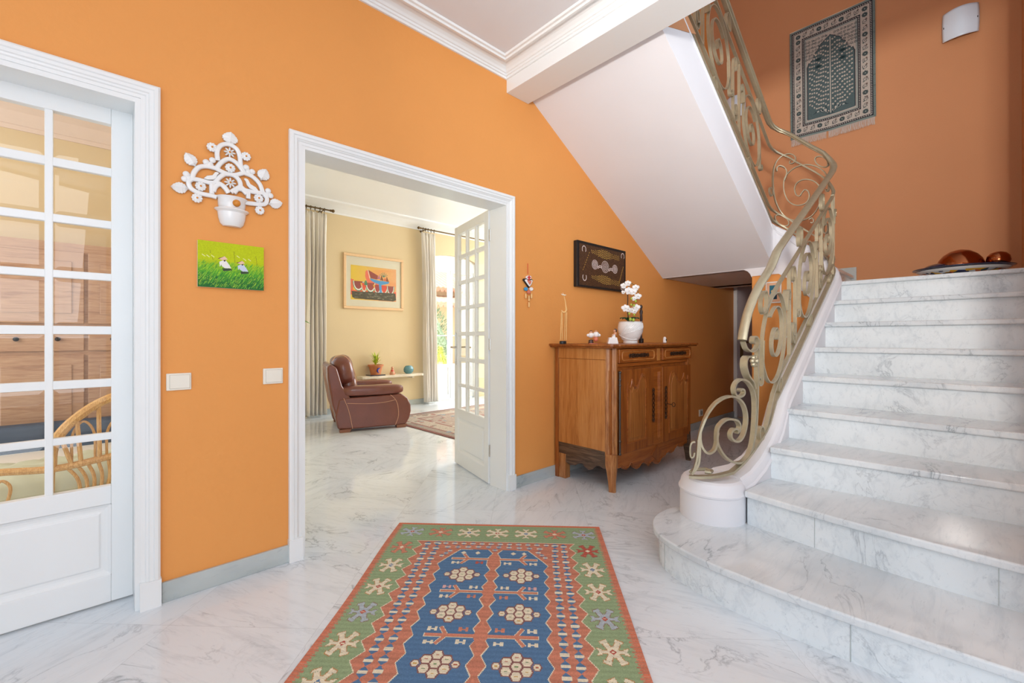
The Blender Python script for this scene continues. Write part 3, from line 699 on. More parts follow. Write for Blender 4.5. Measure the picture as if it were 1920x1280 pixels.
def unit(sc, k=.50, first=False, z0=.40, full=True):
    """one scroll panel centred at path length sc; k = local slope"""
    g = 1 if full else 0
    cz = zr(sc) + z0
    # outer oval, drawn as a long C that starts low on the left and closes at the right
    put('spiral_scroll', ell(sc, cz, .195, .262, 205, -170, k * .9, 26), n=3)
    # inner spiral growing out to meet the oval
    sp = []
    for i in range(30):
        u = i / 29; a = -math.radians(60) + u * 2 * PI * 1.52; r = .10 + .90 * u ** 1.25
        sp.append((sc + .012 + .155 * r * math.cos(a) * (1 if u < .9 else 1), cz + .225 * r * math.sin(a) * .88 + .155 * r * math.cos(a) * k))
    put('spiral_scroll', sp, n=3, wid=.022)
    fz = cz - .24
    put('foot_curl', [(sc - .185, cz - .02), (sc - .192, cz - .14), (sc - .195, fz), (sc - .205, fz - .03), (sc - .235, fz - .035), (sc - .25, fz - .01), (sc - .235, fz + .012), (sc - .222, fz - .004)], wid=.026)
    # twin bars with hooked ends
    for d, a, b in ((.285, .115, .685), ):
        put('baluster', [(sc + d, zr(sc + d) + a), (sc + d, zr(sc + d) + b)], wid=.022, th=.012, do_spline=False)
    d = .415; z1 = zr(sc + d)
    put('baluster', [(sc + d - .075, z1 + .185), (sc + d - .062, z1 + .135), (sc + d - .04, z1 + .115), (sc + d - .012, z1 + .14), (sc + d, z1 + .20), (sc + d, z1 + .35), (sc + d, z1 + .54), (sc + d - .012, z1 + .60), (sc + d - .04, z1 + .62), (sc + d - .066, z1 + .60), (sc + d - .072, z1 + .55), (sc + d - .055, z1 + .525), (sc + d - .042, z1 + .55)], wid=.022)
    put('ring', ell(sc + d - .045, z1 + .205, .022, .042, 0, 360, 0, 12), n=2, wid=.024)
    put('acanthus_leaf', [(sc + .20, cz + .17), (sc + .205, cz + .235), (sc + .222, cz + .285), (sc + .245, cz + .30), (sc + .262, cz + .28), (sc + .256, cz + .25), (sc + .240, cz + .25)], wid=.038, th=.009)
    put('ring', ell(sc - .17, zr(sc - .17) + .775, .040, .062, 0, 360, k, 12), n=2, wid=.024)
    put('ring', ell(sc + .075, zr(sc + .075) + .062, .030, .040, 0, 360, k, 12), n=2, wid=.024)
unit(SX(2.956), .42, True)
unit(SX(3.655), .50)
unit(SX(4.25) + .02, .5)
for xx in (4.061, 3.375, 2.69): unit(S2(xx), .52)
put('baluster', [(SX(4.46), zr(SX(4.46)) + .03), (SX(4.46), zr(SX(4.46)) + .70)], wid=.022, th=.012, do_spline=False)
WELL = {"outer": ((1.193,2.777),(1.198,2.754),(1.171,2.749),(1.152,2.774),(1.159,2.811),(1.198,2.842),(1.249,2.842),(1.301,2.801),(1.336,2.717),(1.343,2.588),(1.322,2.441),(1.265,2.311),(1.193,2.237),(1.105,2.21),(1.028,2.234),(0.981,2.297),(0.955,2.379)),"spiral": ((1.102,2.459),(1.119,2.435),(1.146,2.452),(1.159,2.507),(1.144,2.555),(1.095,2.576),(1.033,2.557),(0.981,2.507),(0.956,2.435),(0.949,2.345)),"spiral2": ((1.102,2.459),(1.08,2.482),(1.052,2.458),(1.045,2.406),(1.076,2.357),(1.144,2.355),(1.209,2.41),(1.244,2.511),(1.241,2.621),(1.198,2.679),(1.134,2.708),(1.056,2.701),(0.981,2.657),(0.926,2.592),(0.899,2.53)),"leaf": ((1.306,2.7),(1.308,2.73),(1.283,2.749),(1.246,2.733),(1.222,2.691),(1.226,2.646),(1.239,2.608)),"curl": ((1.359,2.533),(1.375,2.546),(1.388,2.531),(1.386,2.498),(1.359,2.468),(1.343,2.494),(1.348,2.53)),"hook": ((1.037,2.18),(1.019,2.171),(1.011,2.194),(1.028,2.215),(1.047,2.204)),"ring1": ((0.896,2.66),(0.9,2.646),(0.912,2.639),(0.929,2.641),(0.949,2.651),(0.969,2.668),(0.987,2.689),(0.998,2.711),(1.003,2.731),(0.998,2.745),(0.987,2.752),(0.969,2.75),(0.949,2.739),(0.929,2.722),(0.912,2.701),(0.9,2.679),(0.896,2.66)),"ring2": ((1.204,2.205),(1.208,2.191),(1.221,2.183),(1.24,2.184),(1.263,2.193),(1.286,2.209),(1.305,2.229),(1.318,2.251),(1.323,2.27),(1.318,2.285),(1.305,2.292),(1.286,2.291),(1.263,2.282),(1.24,2.266),(1.221,2.246),(1.208,2.224),(1.204,2.205))}
for k, v in WELL.items():
    nm = {'outer': 'well_scroll', 'spiral': 'well_scroll', 'spiral2': 'well_scroll', 'leaf': 'acanthus_leaf', 'curl': 'foot_curl', 'hook': 'foot_curl', 'ring1': 'ring', 'ring2': 'ring'}[k]
    put(nm, [(SW(y), z) for y, z in v], wid=.018 if k != 'leaf' else .026, th=.008, n=4)

# ================================================================== SALON (beyond the open doorway)
YF = 6.62
w = MB()
w.box(0.6, YF, 0, .95, YF + .16, 3.1); w.box(.95, YF, 2.62, 2.10, YF + .16, 3.1); w.box(.95, YF, 0, 2.10, YF + .16, .06); w.box(2.10, YF, 0, 4.16, YF + .16, 3.1)
ar = [(4.16, 3.1), (4.16, 2.52)] + [(4.70 + .54 * math.cos(math.radians(a)), 2.52 + .13 * math.sin(math.radians(a))) for a in range(180, -1, -15)] + [(5.24, 2.52), (5.24, 3.1)]
w.xz(ar, YF, YF + .16); w.box(5.24, YF, 0, 7.2, YF + .16, 3.1)
struct('wall_salon_far', w, M['yellow'])
w = MB(); w.box(.50, YB, 0, .60, 6.78, 3.1); struct('wall_partition', w, M['yellow'])
w = MB(); w.box(.5, YB, 3.12, 9.0, 6.78, 3.25); struct('ceiling_salon', w, M['gloss'])
w = MB(); pr = [(0, .0), (0, -.118), (.014, -.118), (.018, -.095), (.03, -.09), (.05, -.078), (.10, -.050), (.17, -.024), (.25, -.012), (.262, -.020), (.285, -.020), (.30, -.004), (.30, 0)]
w.sweep([(.6, YF, 3.121), (7.2, YF, 3.121)], pr); struct('trim_6', w, M['gloss'])
w = MB(); w.box(2.12, YF - .014, 0, 4.15, YF, .085); struct('baseboard_salon', w, M['skirt'])

def glazed_frame(name, x0, x1, z1, arch, mull, y=YF + .05, panel=.62, bars=()):
    """french window in a wall opening: outer frame, leaves with glass and lower panel"""
    f = MB(); t = .05
    f.box(x0, y, 0, x0 + t, y + .07, z1 - .1); f.box(x1 - t, y, 0, x1, y + .07, z1 - .1)
    if arch:
        cx = (x0 + x1) / 2; rx = (x1 - x0) / 2
        top = [(cx + rx * math.cos(math.radians(a)), z1 - .13 + .13 * math.sin(math.radians(a))) for a in range(0, 181, 15)]
        f.xz(top + [(x0, z1 - .27), (x1, z1 - .27)], y + .001, y + .069)
        gt = z1 - .27
    else:
        f.box(x0, y, z1 - .16, x1, y + .07, z1); gt = z1 - .16
    r = struct(name, f, M['gloss'], bevel=.004)
    xs = [x0 + t] + list(mull) + [x1 - t]
    for i in range(len(xs) - 1):
        a, b = xs[i] + .004, xs[i + 1] - .004; s = .045
        l = MB(); l.box(a, y + .01, .015, a + s, y + .055, gt); l.box(b - s, y + .01, .015, b, y + .055, gt)
        l.box(a + s, y + .01, .015, b - s, y + .055, .10); l.box(a + s, y + .01, panel - .06, b - s, y + .055, panel); l.box(a + s, y + .01, gt - .04, b - s, y + .055, gt)
        l.box(a + s, y + .02, .10, b - s, y + .045, panel - .06); l.box(a + s + .035, y + .014, .135, b - s - .035, y + .05, panel - .095)
        for z in bars: l.box(a + s, y + .022, z, b - s, y + .046, z + .018)
        obj('leaf', l, M['gloss'], r, bevel=.003)
        g = MB(); g.box(a + s, y + .032, panel, b - s, y + .036, gt - .04); obj('glass_pane', g, M['glass'], r)
glazed_frame('window_1', 4.16, 5.24, 2.65, True, [4.66], bars=(1.17,), panel=.655)
glazed_frame('window_2', .95, 2.10, 2.62, False, [1.52], bars=(1.17, 1.9), panel=.45)

def curtain(xa, xb, top, bot, y, folds, label, lean=0.0, seed=0):
    r = random.Random(seed); nx = folds * 12; nz = 30; ph = [r.uniform(-.5, .5) for _ in range(9)]
    cv = MB(); vs = []
    for j in range(nz + 1):
        v = j / nz; z = top + (bot - top) * v
        for i in range(nx + 1):
            u = i / nx
            wdt = (xb - xa) * (1 - .10 * math.sin(PI * min(1, v * 1.0)) + .04 * v)
            x = (xa + xb) / 2 + lean * v + (u - .5) * wdt + .006 * math.sin(9 * v + ph[0] * 6 + 5 * u)
            A = .012 + .030 * min(1, v * 4)
            yy = y + A * math.sin(2 * PI * folds * u + ph[1] + .6 * math.sin(3 * v + ph[2] * 4)) + .008 * math.sin(2 * PI * folds * 1.7 * u + 4 * v)
            vs.append((x, yy, z + (.012 * math.sin(2 * PI * folds * u) if j == 0 else 0)))
    fs = [(j * (nx + 1) + i, (j + 1) * (nx + 1) + i, (j + 1) * (nx + 1) + i + 1, j * (nx + 1) + i + 1) for j in range(nz) for i in range(nx)]
    cv.add(vs, fs, True)
    o = obj('curtain', cv, M['curtain'], origin=((xa + xb) / 2, y, 0)); sd = o.modifiers.new('solid', 'SOLIDIFY'); sd.thickness = .004
    tag(o, label, 'curtain', 'ivory curtains'); return o
curtain(2.05, 2.345, 2.940, .03, 6.47, 5, 'ivory pleated curtain at the left salon window behind the armchair', seed=3)
curtain(3.935, 4.20, 2.945, .03, 6.49, 5, 'ivory pleated curtain beside the salon french window and stone shelf', lean=.06, seed=8)
def rod(x0, x1, fin, label, y=6.47, z=3.0, rs=()):
    t = thing('curtain_rod', label, 'curtain rod', (x0, y, z), 'brass curtain rods')
    m = MB(); m.tube([(x0, y, z), (x1, y, z)], .011, 10); obj('rod', m, M['brass_d'], t)
    m = MB(); d = 1 if fin == x1 else -1
    m.ball((fin + d * .035, y, z), .024); m.tube([(fin - d * .01, y, z), (fin + d * .015, y, z)], .017, 10); obj('finial', m, M['brass_d'], t)
    for q in rs:
        m = MB(); m.tube([(q + .003 * 0, y + .022 * math.cos(a * PI / 6), z - .006 + .022 * math.sin(a * PI / 6)) for a in range(13)], .0045, 6, False)
        m.tube([(q, y, z - .028), (q, y, z - .05)], .004, 5); obj('ring', m, M['brass_d'], t)
    m = MB(); bx = fin - d * .10; m.tube([(bx, y, z - .012), (bx, YF, z - .012)], .008, 6); m.lathe([(0, 0), (.024, 0), (.024, .012), (0, .012)], (0, 0, 0), 12, fn=lambda p: (bx + p[0], YF - p[2], z - .012 + p[1])); obj('bracket', m, M['brass_d'], t)
rod(.80, 2.40, 2.40, 'brass curtain rod with ball end above the left salon window', rs=[2.06, 2.12, 2.18, 2.25, 2.31])
rod(3.90, 5.5, 3.90, 'brass curtain rod with ball end above the salon french window', rs=[3.95, 4.0, 4.05, 4.11, 4.17])

# framed fruit picture on the yellow wall
fr = thing('framed_picture', 'framed colourful still life of red melon slices and blue dish on yellow wall', 'picture', (3.143, YF, 2.01))
px0, px1, pz0, pz1 = 2.639, 3.647, 1.59, 2.445
m = MB(); b = .042
for bx in ((px0, pz0, px1, pz0 + b), (px0, pz1 - b, px1, pz1), (px0, pz0 + b, px0 + b, pz1 - b), (px1 - b, pz0 + b, px1, pz1 - b)): m.box(bx[0], YF - .03, bx[1], bx[2], YF, bx[3])
obj('frame', m, M['oak'], fr, bevel=.006)
m = MB(); m.box(px0 + b, YF - .012, pz0 + b, px1 - b, YF, pz1 - b); obj('mount', m, M['mount'], fr)
W_, H_ = .766, .535; cv = Canvas(W_, H_, 200, 140, '#f0b060')
n1 = rng.rand(9, 13, 3)
for j in range(cv.ny):
    v = j / cv.ny
    for i in range(0, cv.nx):
        u = i / cv.nx
        k = math.sin(u * 9 + 3 * math.sin(v * 7)) * .5 + .5
        base = np.array(lin('#f6c53a')) * (1 - u) + np.array(lin('#f0a878')) * u
        if u > .35 and v > .05: base = base * (1 - .4 * k) + np.array(lin('#ee7f4a')) * .4 * k
        cv.a[j, i] = base * (0.85 + .2 * rng.rand())
P_ = lambda pts: [(x * W_, y * H_) for x, y in pts]
cv.poly(P_([(0, .40), (.06, .42), (.05, .8), (0, .85)]), '#ef6a4a')
cv.poly(P_([(.0, .72), (1, .70), (1, .86), (0, .86)]), '#e2583f')
cv.poly(P_([(.31, .14), (.36, .10), (.40, .38), (.62, .52), (.56, .62), (.36, .52), (.30, .30)]), '#ef6a55')
cv.poly(P_([(.37, .10), (.58, .24), (.57, .36), (.42, .34)]), '#8e2f37'); cv.line(P_([(.36, .10), (.40, .34)]), .008, '#f3eee6')
def melon(cx, r, wcol='#8e2f3a', rin='#a8323a', top=.46):
    cv.poly(P_([(cx - r, top)] + [(cx - r * math.cos(a), top + .02 + .27 * math.sin(a)) for a in [k * PI / 14 for k in range(15)]] + [(cx + r, top)]), '#2c7a62')
    cv.poly(P_([(cx - r * .9, top)] + [(cx - r * .9 * math.cos(a), top + .01 + .255 * math.sin(a)) for a in [k * PI / 14 for k in range(15)]] + [(cx + r * .9, top)]), '#efe9dd')
    cv.poly(P_([(cx - r * .76, top)] + [(cx - r * .76 * math.cos(a), top + .225 * math.sin(a)) for a in [k * PI / 14 for k in range(15)]] + [(cx + r * .76, top)]), wcol)
melon(.16, .12); melon(.28, .06, '#e0472f', top=.50); melon(.42, .11, '#96303a', top=.48); melon(.57, .08, '#a02c38', top=.52); melon(.72, .09, '#d8392c', top=.52); melon(.87, .09, '#8e2f3a', top=.53)
cv.poly(P_([(.20, .5), (.24, .5), (.22, .64)]), '#e7a33a'); cv.poly(P_([(.47, .52), (.52, .52), (.50, .66)]), '#e7a33a')
cv.poly(P_([(.40, .34), (.60, .39), (.84, .40), (.82, .46), (.70, .50), (.66, .52), (.67, .74), (.70, .77), (.59, .77), (.62, .72), (.60, .50), (.50, .46), (.42, .40)]), '#2f93cf')
cv.poly(P_([(.63, .37), (.66, .22), (.71, .38)]), '#6e3428'); cv.poly(P_([(.76, .39), (.78, .24), (.83, .40)]), '#6e3428'); cv.poly(P_([(.57, .34), (.61, .20), (.63, .34)]), '#b0668e'); cv.poly(P_([(.71, .38), (.74, .28), (.77, .39)]), '#d5502f')
for a in (-60, -35, -12, 12, 38, 62): cv.line(P_([(.71, .27), (.71 + .10 * math.sin(math.radians(a)), .27 - .14 * math.cos(math.radians(a)))]), .007, '#1f7a6a')
cv.poly(P_([(.30, .42), (.33, .42), (.36, .56), (.28, .56)]), '#2c7a62')
cv.poly(P_([(.02, .76), (.98, .74), (1.0, .95), (.93, .99), (.08, .97), (.03, .93)]), '#2e2d29')
for _ in range(60):
    x, y = rng.rand() * .9 + .05, .79 + rng.rand() * .16; cv.line(P_([(x, y), (x + .02 + .05 * rng.rand(), y + .02 * (rng.rand() - .5))]), .006, ['#6f6a5c', '#8d8671', '#4c4a42'][rng.randint(3)])
cv.a = np.clip(cv.a * 1.3, 0, 1); cv.mesh(lambda u, v: (2.754 + u, YF - .0135, 2.27 - v), 'print', M['paint'], fr)
m = MB(); m.box(px0 + b, YF - .017, pz0 + b, px1 - b, YF - .0155, pz1 - b); obj('glazing', m, M['glass'], fr)

# stone shelf and what stands on it
sh = thing('stone_shelf', 'pale rough-edged stone wall shelf in salon behind the armchair', 'shelf', (3.4, YF, .52))
edge = [(2.85, YF), (2.85, 6.40)] + [(2.9 + .09 * k, 6.39 + .012 * math.sin(k * 2.1) + .008 * math.sin(k * 5.3)) for k in range(12)] + [(3.915, 6.40), (3.915, YF)]
m = MB(); m.xy(edge, .505, .545); obj('slab', m, M['travertine'], sh, bevel=.008)
for xx in (3.1, 3.72): m = MB(); m.xz([(xx, .505), (xx + .05, .505), (xx + .04, .47), (xx + .01, .47)], 6.44, YF); obj('bracket', m, M['travertine'], sh, bevel=.006)
pp = thing('potted_plant', 'yellow green spiky plant in a terracotta pot on the stone shelf', 'potted plant', (3.11, 6.50, .545))
m = MB(); m.box(2.985, 6.41, .546, 3.235, 6.59, .562); obj('saucer', m, M['dkblue'], pp, bevel=.006)
m = MB(); m.lathe([(.0, .0), (.075, 0), (.105, .13), (.118, .13), (.120, .155), (.105, .155), (.10, .13), (0, .13)], (3.11, 6.50, .562), 28); obj('pot', m, M['terracotta'], pp)
m = MB(); m.tube([(3.105 + dx, 6.50 - .098 - .006, .562 + dz) for dx, dz in ((.03, .105), (.0, .10), (-.015, .075), (-.012, .05), (.01, .03))], [.004, .012, .014, .010, .004], 8); obj('painted_motif', m, M['blue'], pp)
lm = MB(); r = random.Random(4)
for k in range(34):
    a = r.uniform(0, 2 * PI); z0 = .70 + r.uniform(0, .14); el = r.uniform(.3, 1.25); L = r.uniform(.12, .19) * (1 - (z0 - .70) * 1.6)
    d = Vector((math.cos(a) * math.cos(el), math.sin(a) * math.cos(el), math.sin(el))); sd = Vector((-math.sin(a), math.cos(a), 0)) * .011; p = Vector((3.11, 6.50, z0)); q = p + d * L * .5; e = p + d * L + Vector((0, 0, -.02 * math.cos(el)))
    n_ = d.cross(sd).normalized() * .003
    lm.add([p - sd * .5, p + sd * .5, q + sd, e, q - sd, q + n_], [(0, 1, 2, 5), (5, 2, 3), (0, 5, 4), (5, 3, 4)])
lm.tube([(3.11, 6.50, .69), (3.11, 6.50, .86)], [.012, .006], 6)
obj('leaves', lm, M['lime'], pp)
fg = thing('figurine', 'small red and cream figurine on the stone shelf', 'figurine', (3.385, 6.48, .545))
m = MB(); m.lathe([(0, 0), (.04, 0), (.045, .02), (.025, .06), (.02, .09), (0, .095)], (3.385, 6.48, .545), 16); m.ball((3.385, 6.48, .655), .02); obj('body', m, M['skin'], fg)
m = MB(); m.lathe([(0, .0), (.028, .0), (.018, .035), (0, .045)], (3.385, 6.48, .60), 14); m.tube([(3.35, 6.47, .56), (3.42, 6.46, .565)], .014, 8); obj('garment', m, M['red'], fg)
gb = thing('glass_ornament', 'rounded teal patterned glass ornament at right end of stone shelf', 'ornament', (3.68, 6.48, .545))
m = MB(); m.apply(lambda p: p); m.lathe([(0, 0), (.05, 0), (.082, .03), (.09, .065), (.082, .10), (.05, .13), (0, .135)], (3.68, 6.48, .548), 24, sy=.55); obj('body', m, M['shell'], gb)

# armchair
ca, sa = .961, -.277
def AC(p): return (2.045 + ca * p[0] - sa * p[1], 5.227 + sa * p[0] + ca * p[1], p[2])
ac = thing('armchair', 'brown leather armchair with pale stitching facing into the salon', 'armchair', (2.35, 5.5, 0))
def apart(name, mb, mat, bevel=0.0, sub=0, seg=3): return obj(name, mb.apply(AC), mat, ac, bevel=bevel, seg=seg, sub=sub)
side = [(-.02, .045), (.14, .035), (.66, .035), (.79, .035), (.835, .11), (.858, .20), (.856, .28), (.815, .37), (.74, .43), (.08, .415), (-.01, .40), (-.05, .20)]
for b0 in (0.0, .70): m = MB(); m.xz(side, b0, b0 + .19); apart('side_panel', m, M['leather'], .022)
m = MB(); m.xz([(0, .05), (.12, .05), (.12, .42), (.03, .56), (-.03, .78), (-.10, .83), (-.14, .80), (-.135, .66), (-.08, .33)], 0.012, .878); apart('back_shell', m, M['leather'], .028)
def pad(x0, x1, y0, y1, z0, z1, tilt=0.0, k=2.6, n=20, mm=12, belly=0.0):
    """rounded super-ellipsoid cushion"""
    m = MB(); rs = []
    cx, cy, cz = (x0 + x1) / 2, (y0 + y1) / 2, (z0 + z1) / 2
    sg = lambda v, e: math.copysign(abs(v) ** e, v); e = 2 / k
    for i in range(mm + 1):
        ph = -PI / 2 + PI * i / mm; r_ = []
        for j in range(n):
            th = 2 * PI * j / n
            x = (x1 - x0) / 2 * sg(math.cos(ph), e) * sg(math.cos(th), e); y = (y1 - y0) / 2 * sg(math.cos(ph), e) * sg(math.sin(th), e); z = (z1 - z0) / 2 * sg(math.sin(ph), e)
            if belly: z += belly * (1 - (x / ((x1 - x0) / 2)) ** 2)
            x, z = x * math.cos(tilt) - z * math.sin(tilt), x * math.sin(tilt) + z * math.cos(tilt)
            r_.append((cx + x, cy + y, cz + z))
        rs.append(r_)
    return m.rings(rs, True, False, True)
for y0 in (-.012, .688): apart('arm_pad', pad(.01, .775, y0, y0 + .215, .425, .552, -.0, 4), M['leather'])
apart('seat_cushion', pad(.10, .78, .19, .70, .24, .44, 0, 5), M['leather'])
apart('back_cushion', pad(-.06, .20, .13, .76, .535, .92, .20, 3.4), M['leather'])
apart('lumbar_cushion', pad(.03, .24, .185, .705, .40, .66, .15, 4), M['leather'])
for a0, b0 in ((0, .0), (.675, .0), (0, .78), (.675, .78)): m = MB(); m.xz([(a0, 0), (a0 + .115, 0), (a0 + .135, .04), (a0, .04)], b0, b0 + .11); apart('foot', m, M['footwood'], .004)
for pts in ([(.045, .417), (.09, .30), (.12, .18), (.145, .04)], [(.595, .43), (.66, .36), (.69, .27), (.695, .15), (.657, .04)], [(.085, .352), (.24, .338), (.38, .331), (.54, .34), (.655, .359)]):
    m = MB(); m.tube([(a, -.003, z) for a, z in spline(pts, 5)], .0028, 6); apart('stitching', m, M['stitch'])
m = MB(); m.tube([(x, .125, z) for x, z in spline([(-.075, .86), (-.03, .915), (.05, .928), (.13, .85), (.195, .68), (.20, .55)], 5)], .004, 6); apart('stitching', m, M['stitch'])
for y in (.30, .59): m = MB(); m.tube([(-.105, y, .82), (-.145, y, .78), (-.14, y, .66), (-.087, y, .33), (-.005, y, .07)], .003, 6); apart('stitching', m, M['stitch'])

# salon rug
cv = Canvas(2.2, 2.5, 220, 250, '#b59a8c'); n_ = rng.rand(250, 220)
cv.mask((cv.X < .05) | (cv.X > 2.15) | (cv.Y < .05) | (cv.Y > 2.45), '#8d5f57')
for q, c_ in ((.05, '#a7998c'), (.14, '#9c6f67'), (.17, '#c4b5a4'), (.36, '#9c6f67'), (.39, '#b9a596')):
    cv.mask((cv.X > q) & (cv.X < 2.2 - q) & (cv.Y > q) & (cv.Y < 2.5 - q), c_)
for k in range(260):
    x, y = rng.rand() * 2.1 + .05, rng.rand() * 2.4 + .05; cv.ell(x, y, .015 + .03 * rng.rand(), .01 + .03 * rng.rand(), ['#a56d66', '#8f9aa0', '#cfc3b2', '#9a8c7f'][rng.randint(4)])
cv.poly([(1.1, .55), (1.6, 1.25), (1.1, 1.95), (.6, 1.25)], '#a9786f'); cv.poly([(1.1, .8), (1.42, 1.25), (1.1, 1.7), (.78, 1.25)], '#7f93a3'); cv.poly([(1.1, 1.0), (1.25, 1.25), (1.1, 1.5), (.95, 1.25)], '#c9b39f')
cv.a *= (.8 + .3 * n_)[..., None]
o = cv.mesh(lambda u, v: (2.82 + u + .03 * v, 5.75 - v + .02 * u, .008), 'salon_rug', M['pile'], origin=(2.82, 5.75, 0), thick=.007)
tag(o, 'faded red and beige patterned rug on the salon floor beside the armchair', 'rug')

# outside the french window
w = MB(); w.box(-6, 6.85, -.14, 20, 30, -.02); o = obj('terrace', w, M['paving']); o['kind'] = 'structure'
hs = thing('neighbour_house', 'cream neighbouring house with clay tiled roof seen through the french window', 'house', (9.5, 14, 0))
m = MB(); m.box(7.0, 14, -.1, 14, 18, 3.0); obj('wall', m, M['outwall'], hs)
m = MB()
for k in range(40):
    x0 = 6.6 + k * .2; m.tube([(x0, 13.4, 2.9), (x0, 16.2, 4.25)], .10, 8)
obj('tiled_roof', m, M['tile'], hs)
m = MB()
for k in range(16): m.tube([(7.2 + k * .2, 12.3, 2.25), (7.2 + k * .2, 13.99, 2.65)], .10, 8)
obj('porch_roof', m, M['tile'], hs)
m = MB(); m.box(7.15, 12.35, -.1, 7.4, 12.6, 2.2); obj('porch_post', m, M['outwall'], hs)
m = MB(); m.box(9.9, 12.35, -.1, 10.15, 12.6, 2.2); obj('porch_post', m, M['outwall'], hs)
def foliage(name, c, rx, ry, h, n, mat, label, cat, cone=True, sd=1, leafs=.06):
    r = random.Random(sd); m = MB()
    for k in range(n):
        v = r.random() ** 1.3; a = r.uniform(0, 2 * PI); rr = ((1 - v) if cone else math.sqrt(max(0, 1 - (2 * v - 1) ** 2))) * r.uniform(.75, 1.03)
        p = Vector((c[0] + rx * rr * math.cos(a), c[1] + ry * rr * math.sin(a), c[2] + h * v)); d = Vector((math.cos(a), math.sin(a), r.uniform(.2, 1.4))).normalized(); s_ = Vector((-math.sin(a), math.cos(a), r.uniform(-.4, .4))).normalized()
        L = leafs * r.uniform(.6, 1.3); m.add([p - s_ * L * .35, p + d * L * .5, p + s_ * L * .35, p + d * L * 1.3 + s_ * L * .05], [(0, 1, 3), (1, 2, 3), (0, 2, 1)])
    m.lathe([(0, 0), (rx * .86, .02), (rx * (.5 if cone else .95), h * .45), (rx * .08, h * .93), (0, h * .95)], c, 14, sy=ry / rx)
    o = obj(name, m, mat, origin=c); tag(o, label, cat); return o
foliage('conifer', (5.98, 9.0, -.05), .36, .36, .95, 700, M['conifer'], 'small yellow green conifer on the terrace outside the french window', 'shrub', True, 2, .07)
foliage('hedge', (7.1, 11.0, -.05), .40, .6, 2.0, 900, M['hedge'], 'green bush paled by haze beyond the terrace left of the house', 'shrub', False, 3, .10)
foliage('tree', (6.9, 19.0, 2.5), 1.0, 1.0, 4.0, 900, M['hedge'], 'pale green tree rising behind the tiled roof', 'tree', False, 5, .25)
hp = thing('houseplant', 'leafy houseplant at left of salon doorway, only a leaf tip showing', 'houseplant', (1.25, 5.2, 0))
m = MB(); m.lathe([(0, 0), (.13, 0), (.17, .3), (.15, .3), (0, .28)], (1.25, 5.2, 0), 20); obj('pot', m, M['terracotta'], hp)
m = MB()
for a, L, zt in ((.0, .34, 1.36), (.9, .3, 1.1), (2.2, .32, 1.2), (3.4, .3, 1.0), (4.6, .28, 1.3), (5.4, .3, 1.0)):
    e = Vector((1.25 + L * math.cos(a), 5.2 + L * math.sin(a), zt)); m.tube(spline([(1.25, 5.2, .25), (1.25 + L * .3 * math.cos(a), 5.2 + L * .3 * math.sin(a), zt * .8), tuple(e)], 5), .006, 6)
    d = Vector((math.cos(a), math.sin(a), -.5)).normalized(); s_ = Vector((-math.sin(a), math.cos(a), 0.5)).normalized() * .028
    p = e - d * .02; m.add([p, p + d * .05 + s_, p + d * .11 + s_ * .6, p + d * .15, p + d * .11 - s_ * .6, p + d * .05 - s_], [(0, 1, 5), (1, 2, 4, 5), (2, 3, 4)])
obj('leaves', m, M['green'], hp)

# ================================================================== ON THE HALL WALL
CF, SF = math.cos(YAW), math.sin(YAW)
def ray(px, py):
    r = (px - 960) / 817; return Vector((CF + r * SF, SF - r * CF, (632 - py) / 817))
def wp(px, py, y=YW):
    d = ray(px, py); t = y / d.y; return (d.x * t, 1.15 + d.z * t)
def dp(px, py, dep):
    d = ray(px, py); return Vector((d.x * dep, d.y * dep, 1.15 + d.z * dep))

# white ceramic flower basket
bk = thing('ceramic_wall_basket', 'white openwork ceramic flower basket with birds and leaves hung on orange wall', 'wall ornament', (.43, YW, 1.82))
bc = lambda a, b: wp(310 + a / 6.735, 240 + b / 6.735)
def wt(pts, r=.0075, y=YW - .012, n=4):
    m = MB(); P = [bc(*p) for p in pts]; m.tube([(p[0], y, p[1]) for p in spline(P, n)], r, 8); m.apply(lambda q: (q.x, y + (q.y - y) * .75, q.z)); return m
br = MB()
for pts in ([(655, 420), (650, 300), (690, 235), (760, 213), (840, 235), (905, 290), (935, 380), (945, 480), (985, 570)],
            [(640, 520), (700, 445), (790, 400), (880, 440), (950, 520), (985, 575)], [(620, 510), (700, 555), (790, 590), (880, 600), (985, 575)],
            [(640, 520), (520, 492), (420, 505), (355, 575), (335, 650)], [(335, 650), (430, 665), (540, 695), (620, 700)], [(620, 700), (680, 630), (740, 592)],
            [(790, 820), (740, 750), (660, 700), (620, 700)], [(740, 592), (840, 600), (920, 660), (940, 740), (880, 780), (820, 820)],
            [(985, 575), (1090, 620), (1180, 710), (1230, 830), (1275, 900), (1240, 970), (1080, 960), (1000, 950)], [(940, 740), (1000, 790), (1110, 815), (1230, 830)],
            [(335, 650), (290, 690), (320, 770), (430, 830), (570, 860), (640, 880)], [(580, 700), (582, 840)], [(1040, 810), (1040, 900)],
            [(600, 810), (630, 745), (690, 720), (750, 770), (790, 830)], [(860, 830), (900, 785), (960, 785), (1020, 840)]):
    br.merge(wt(pts, .0105))
obj('openwork_branches', br, M['ceramic'], bk)
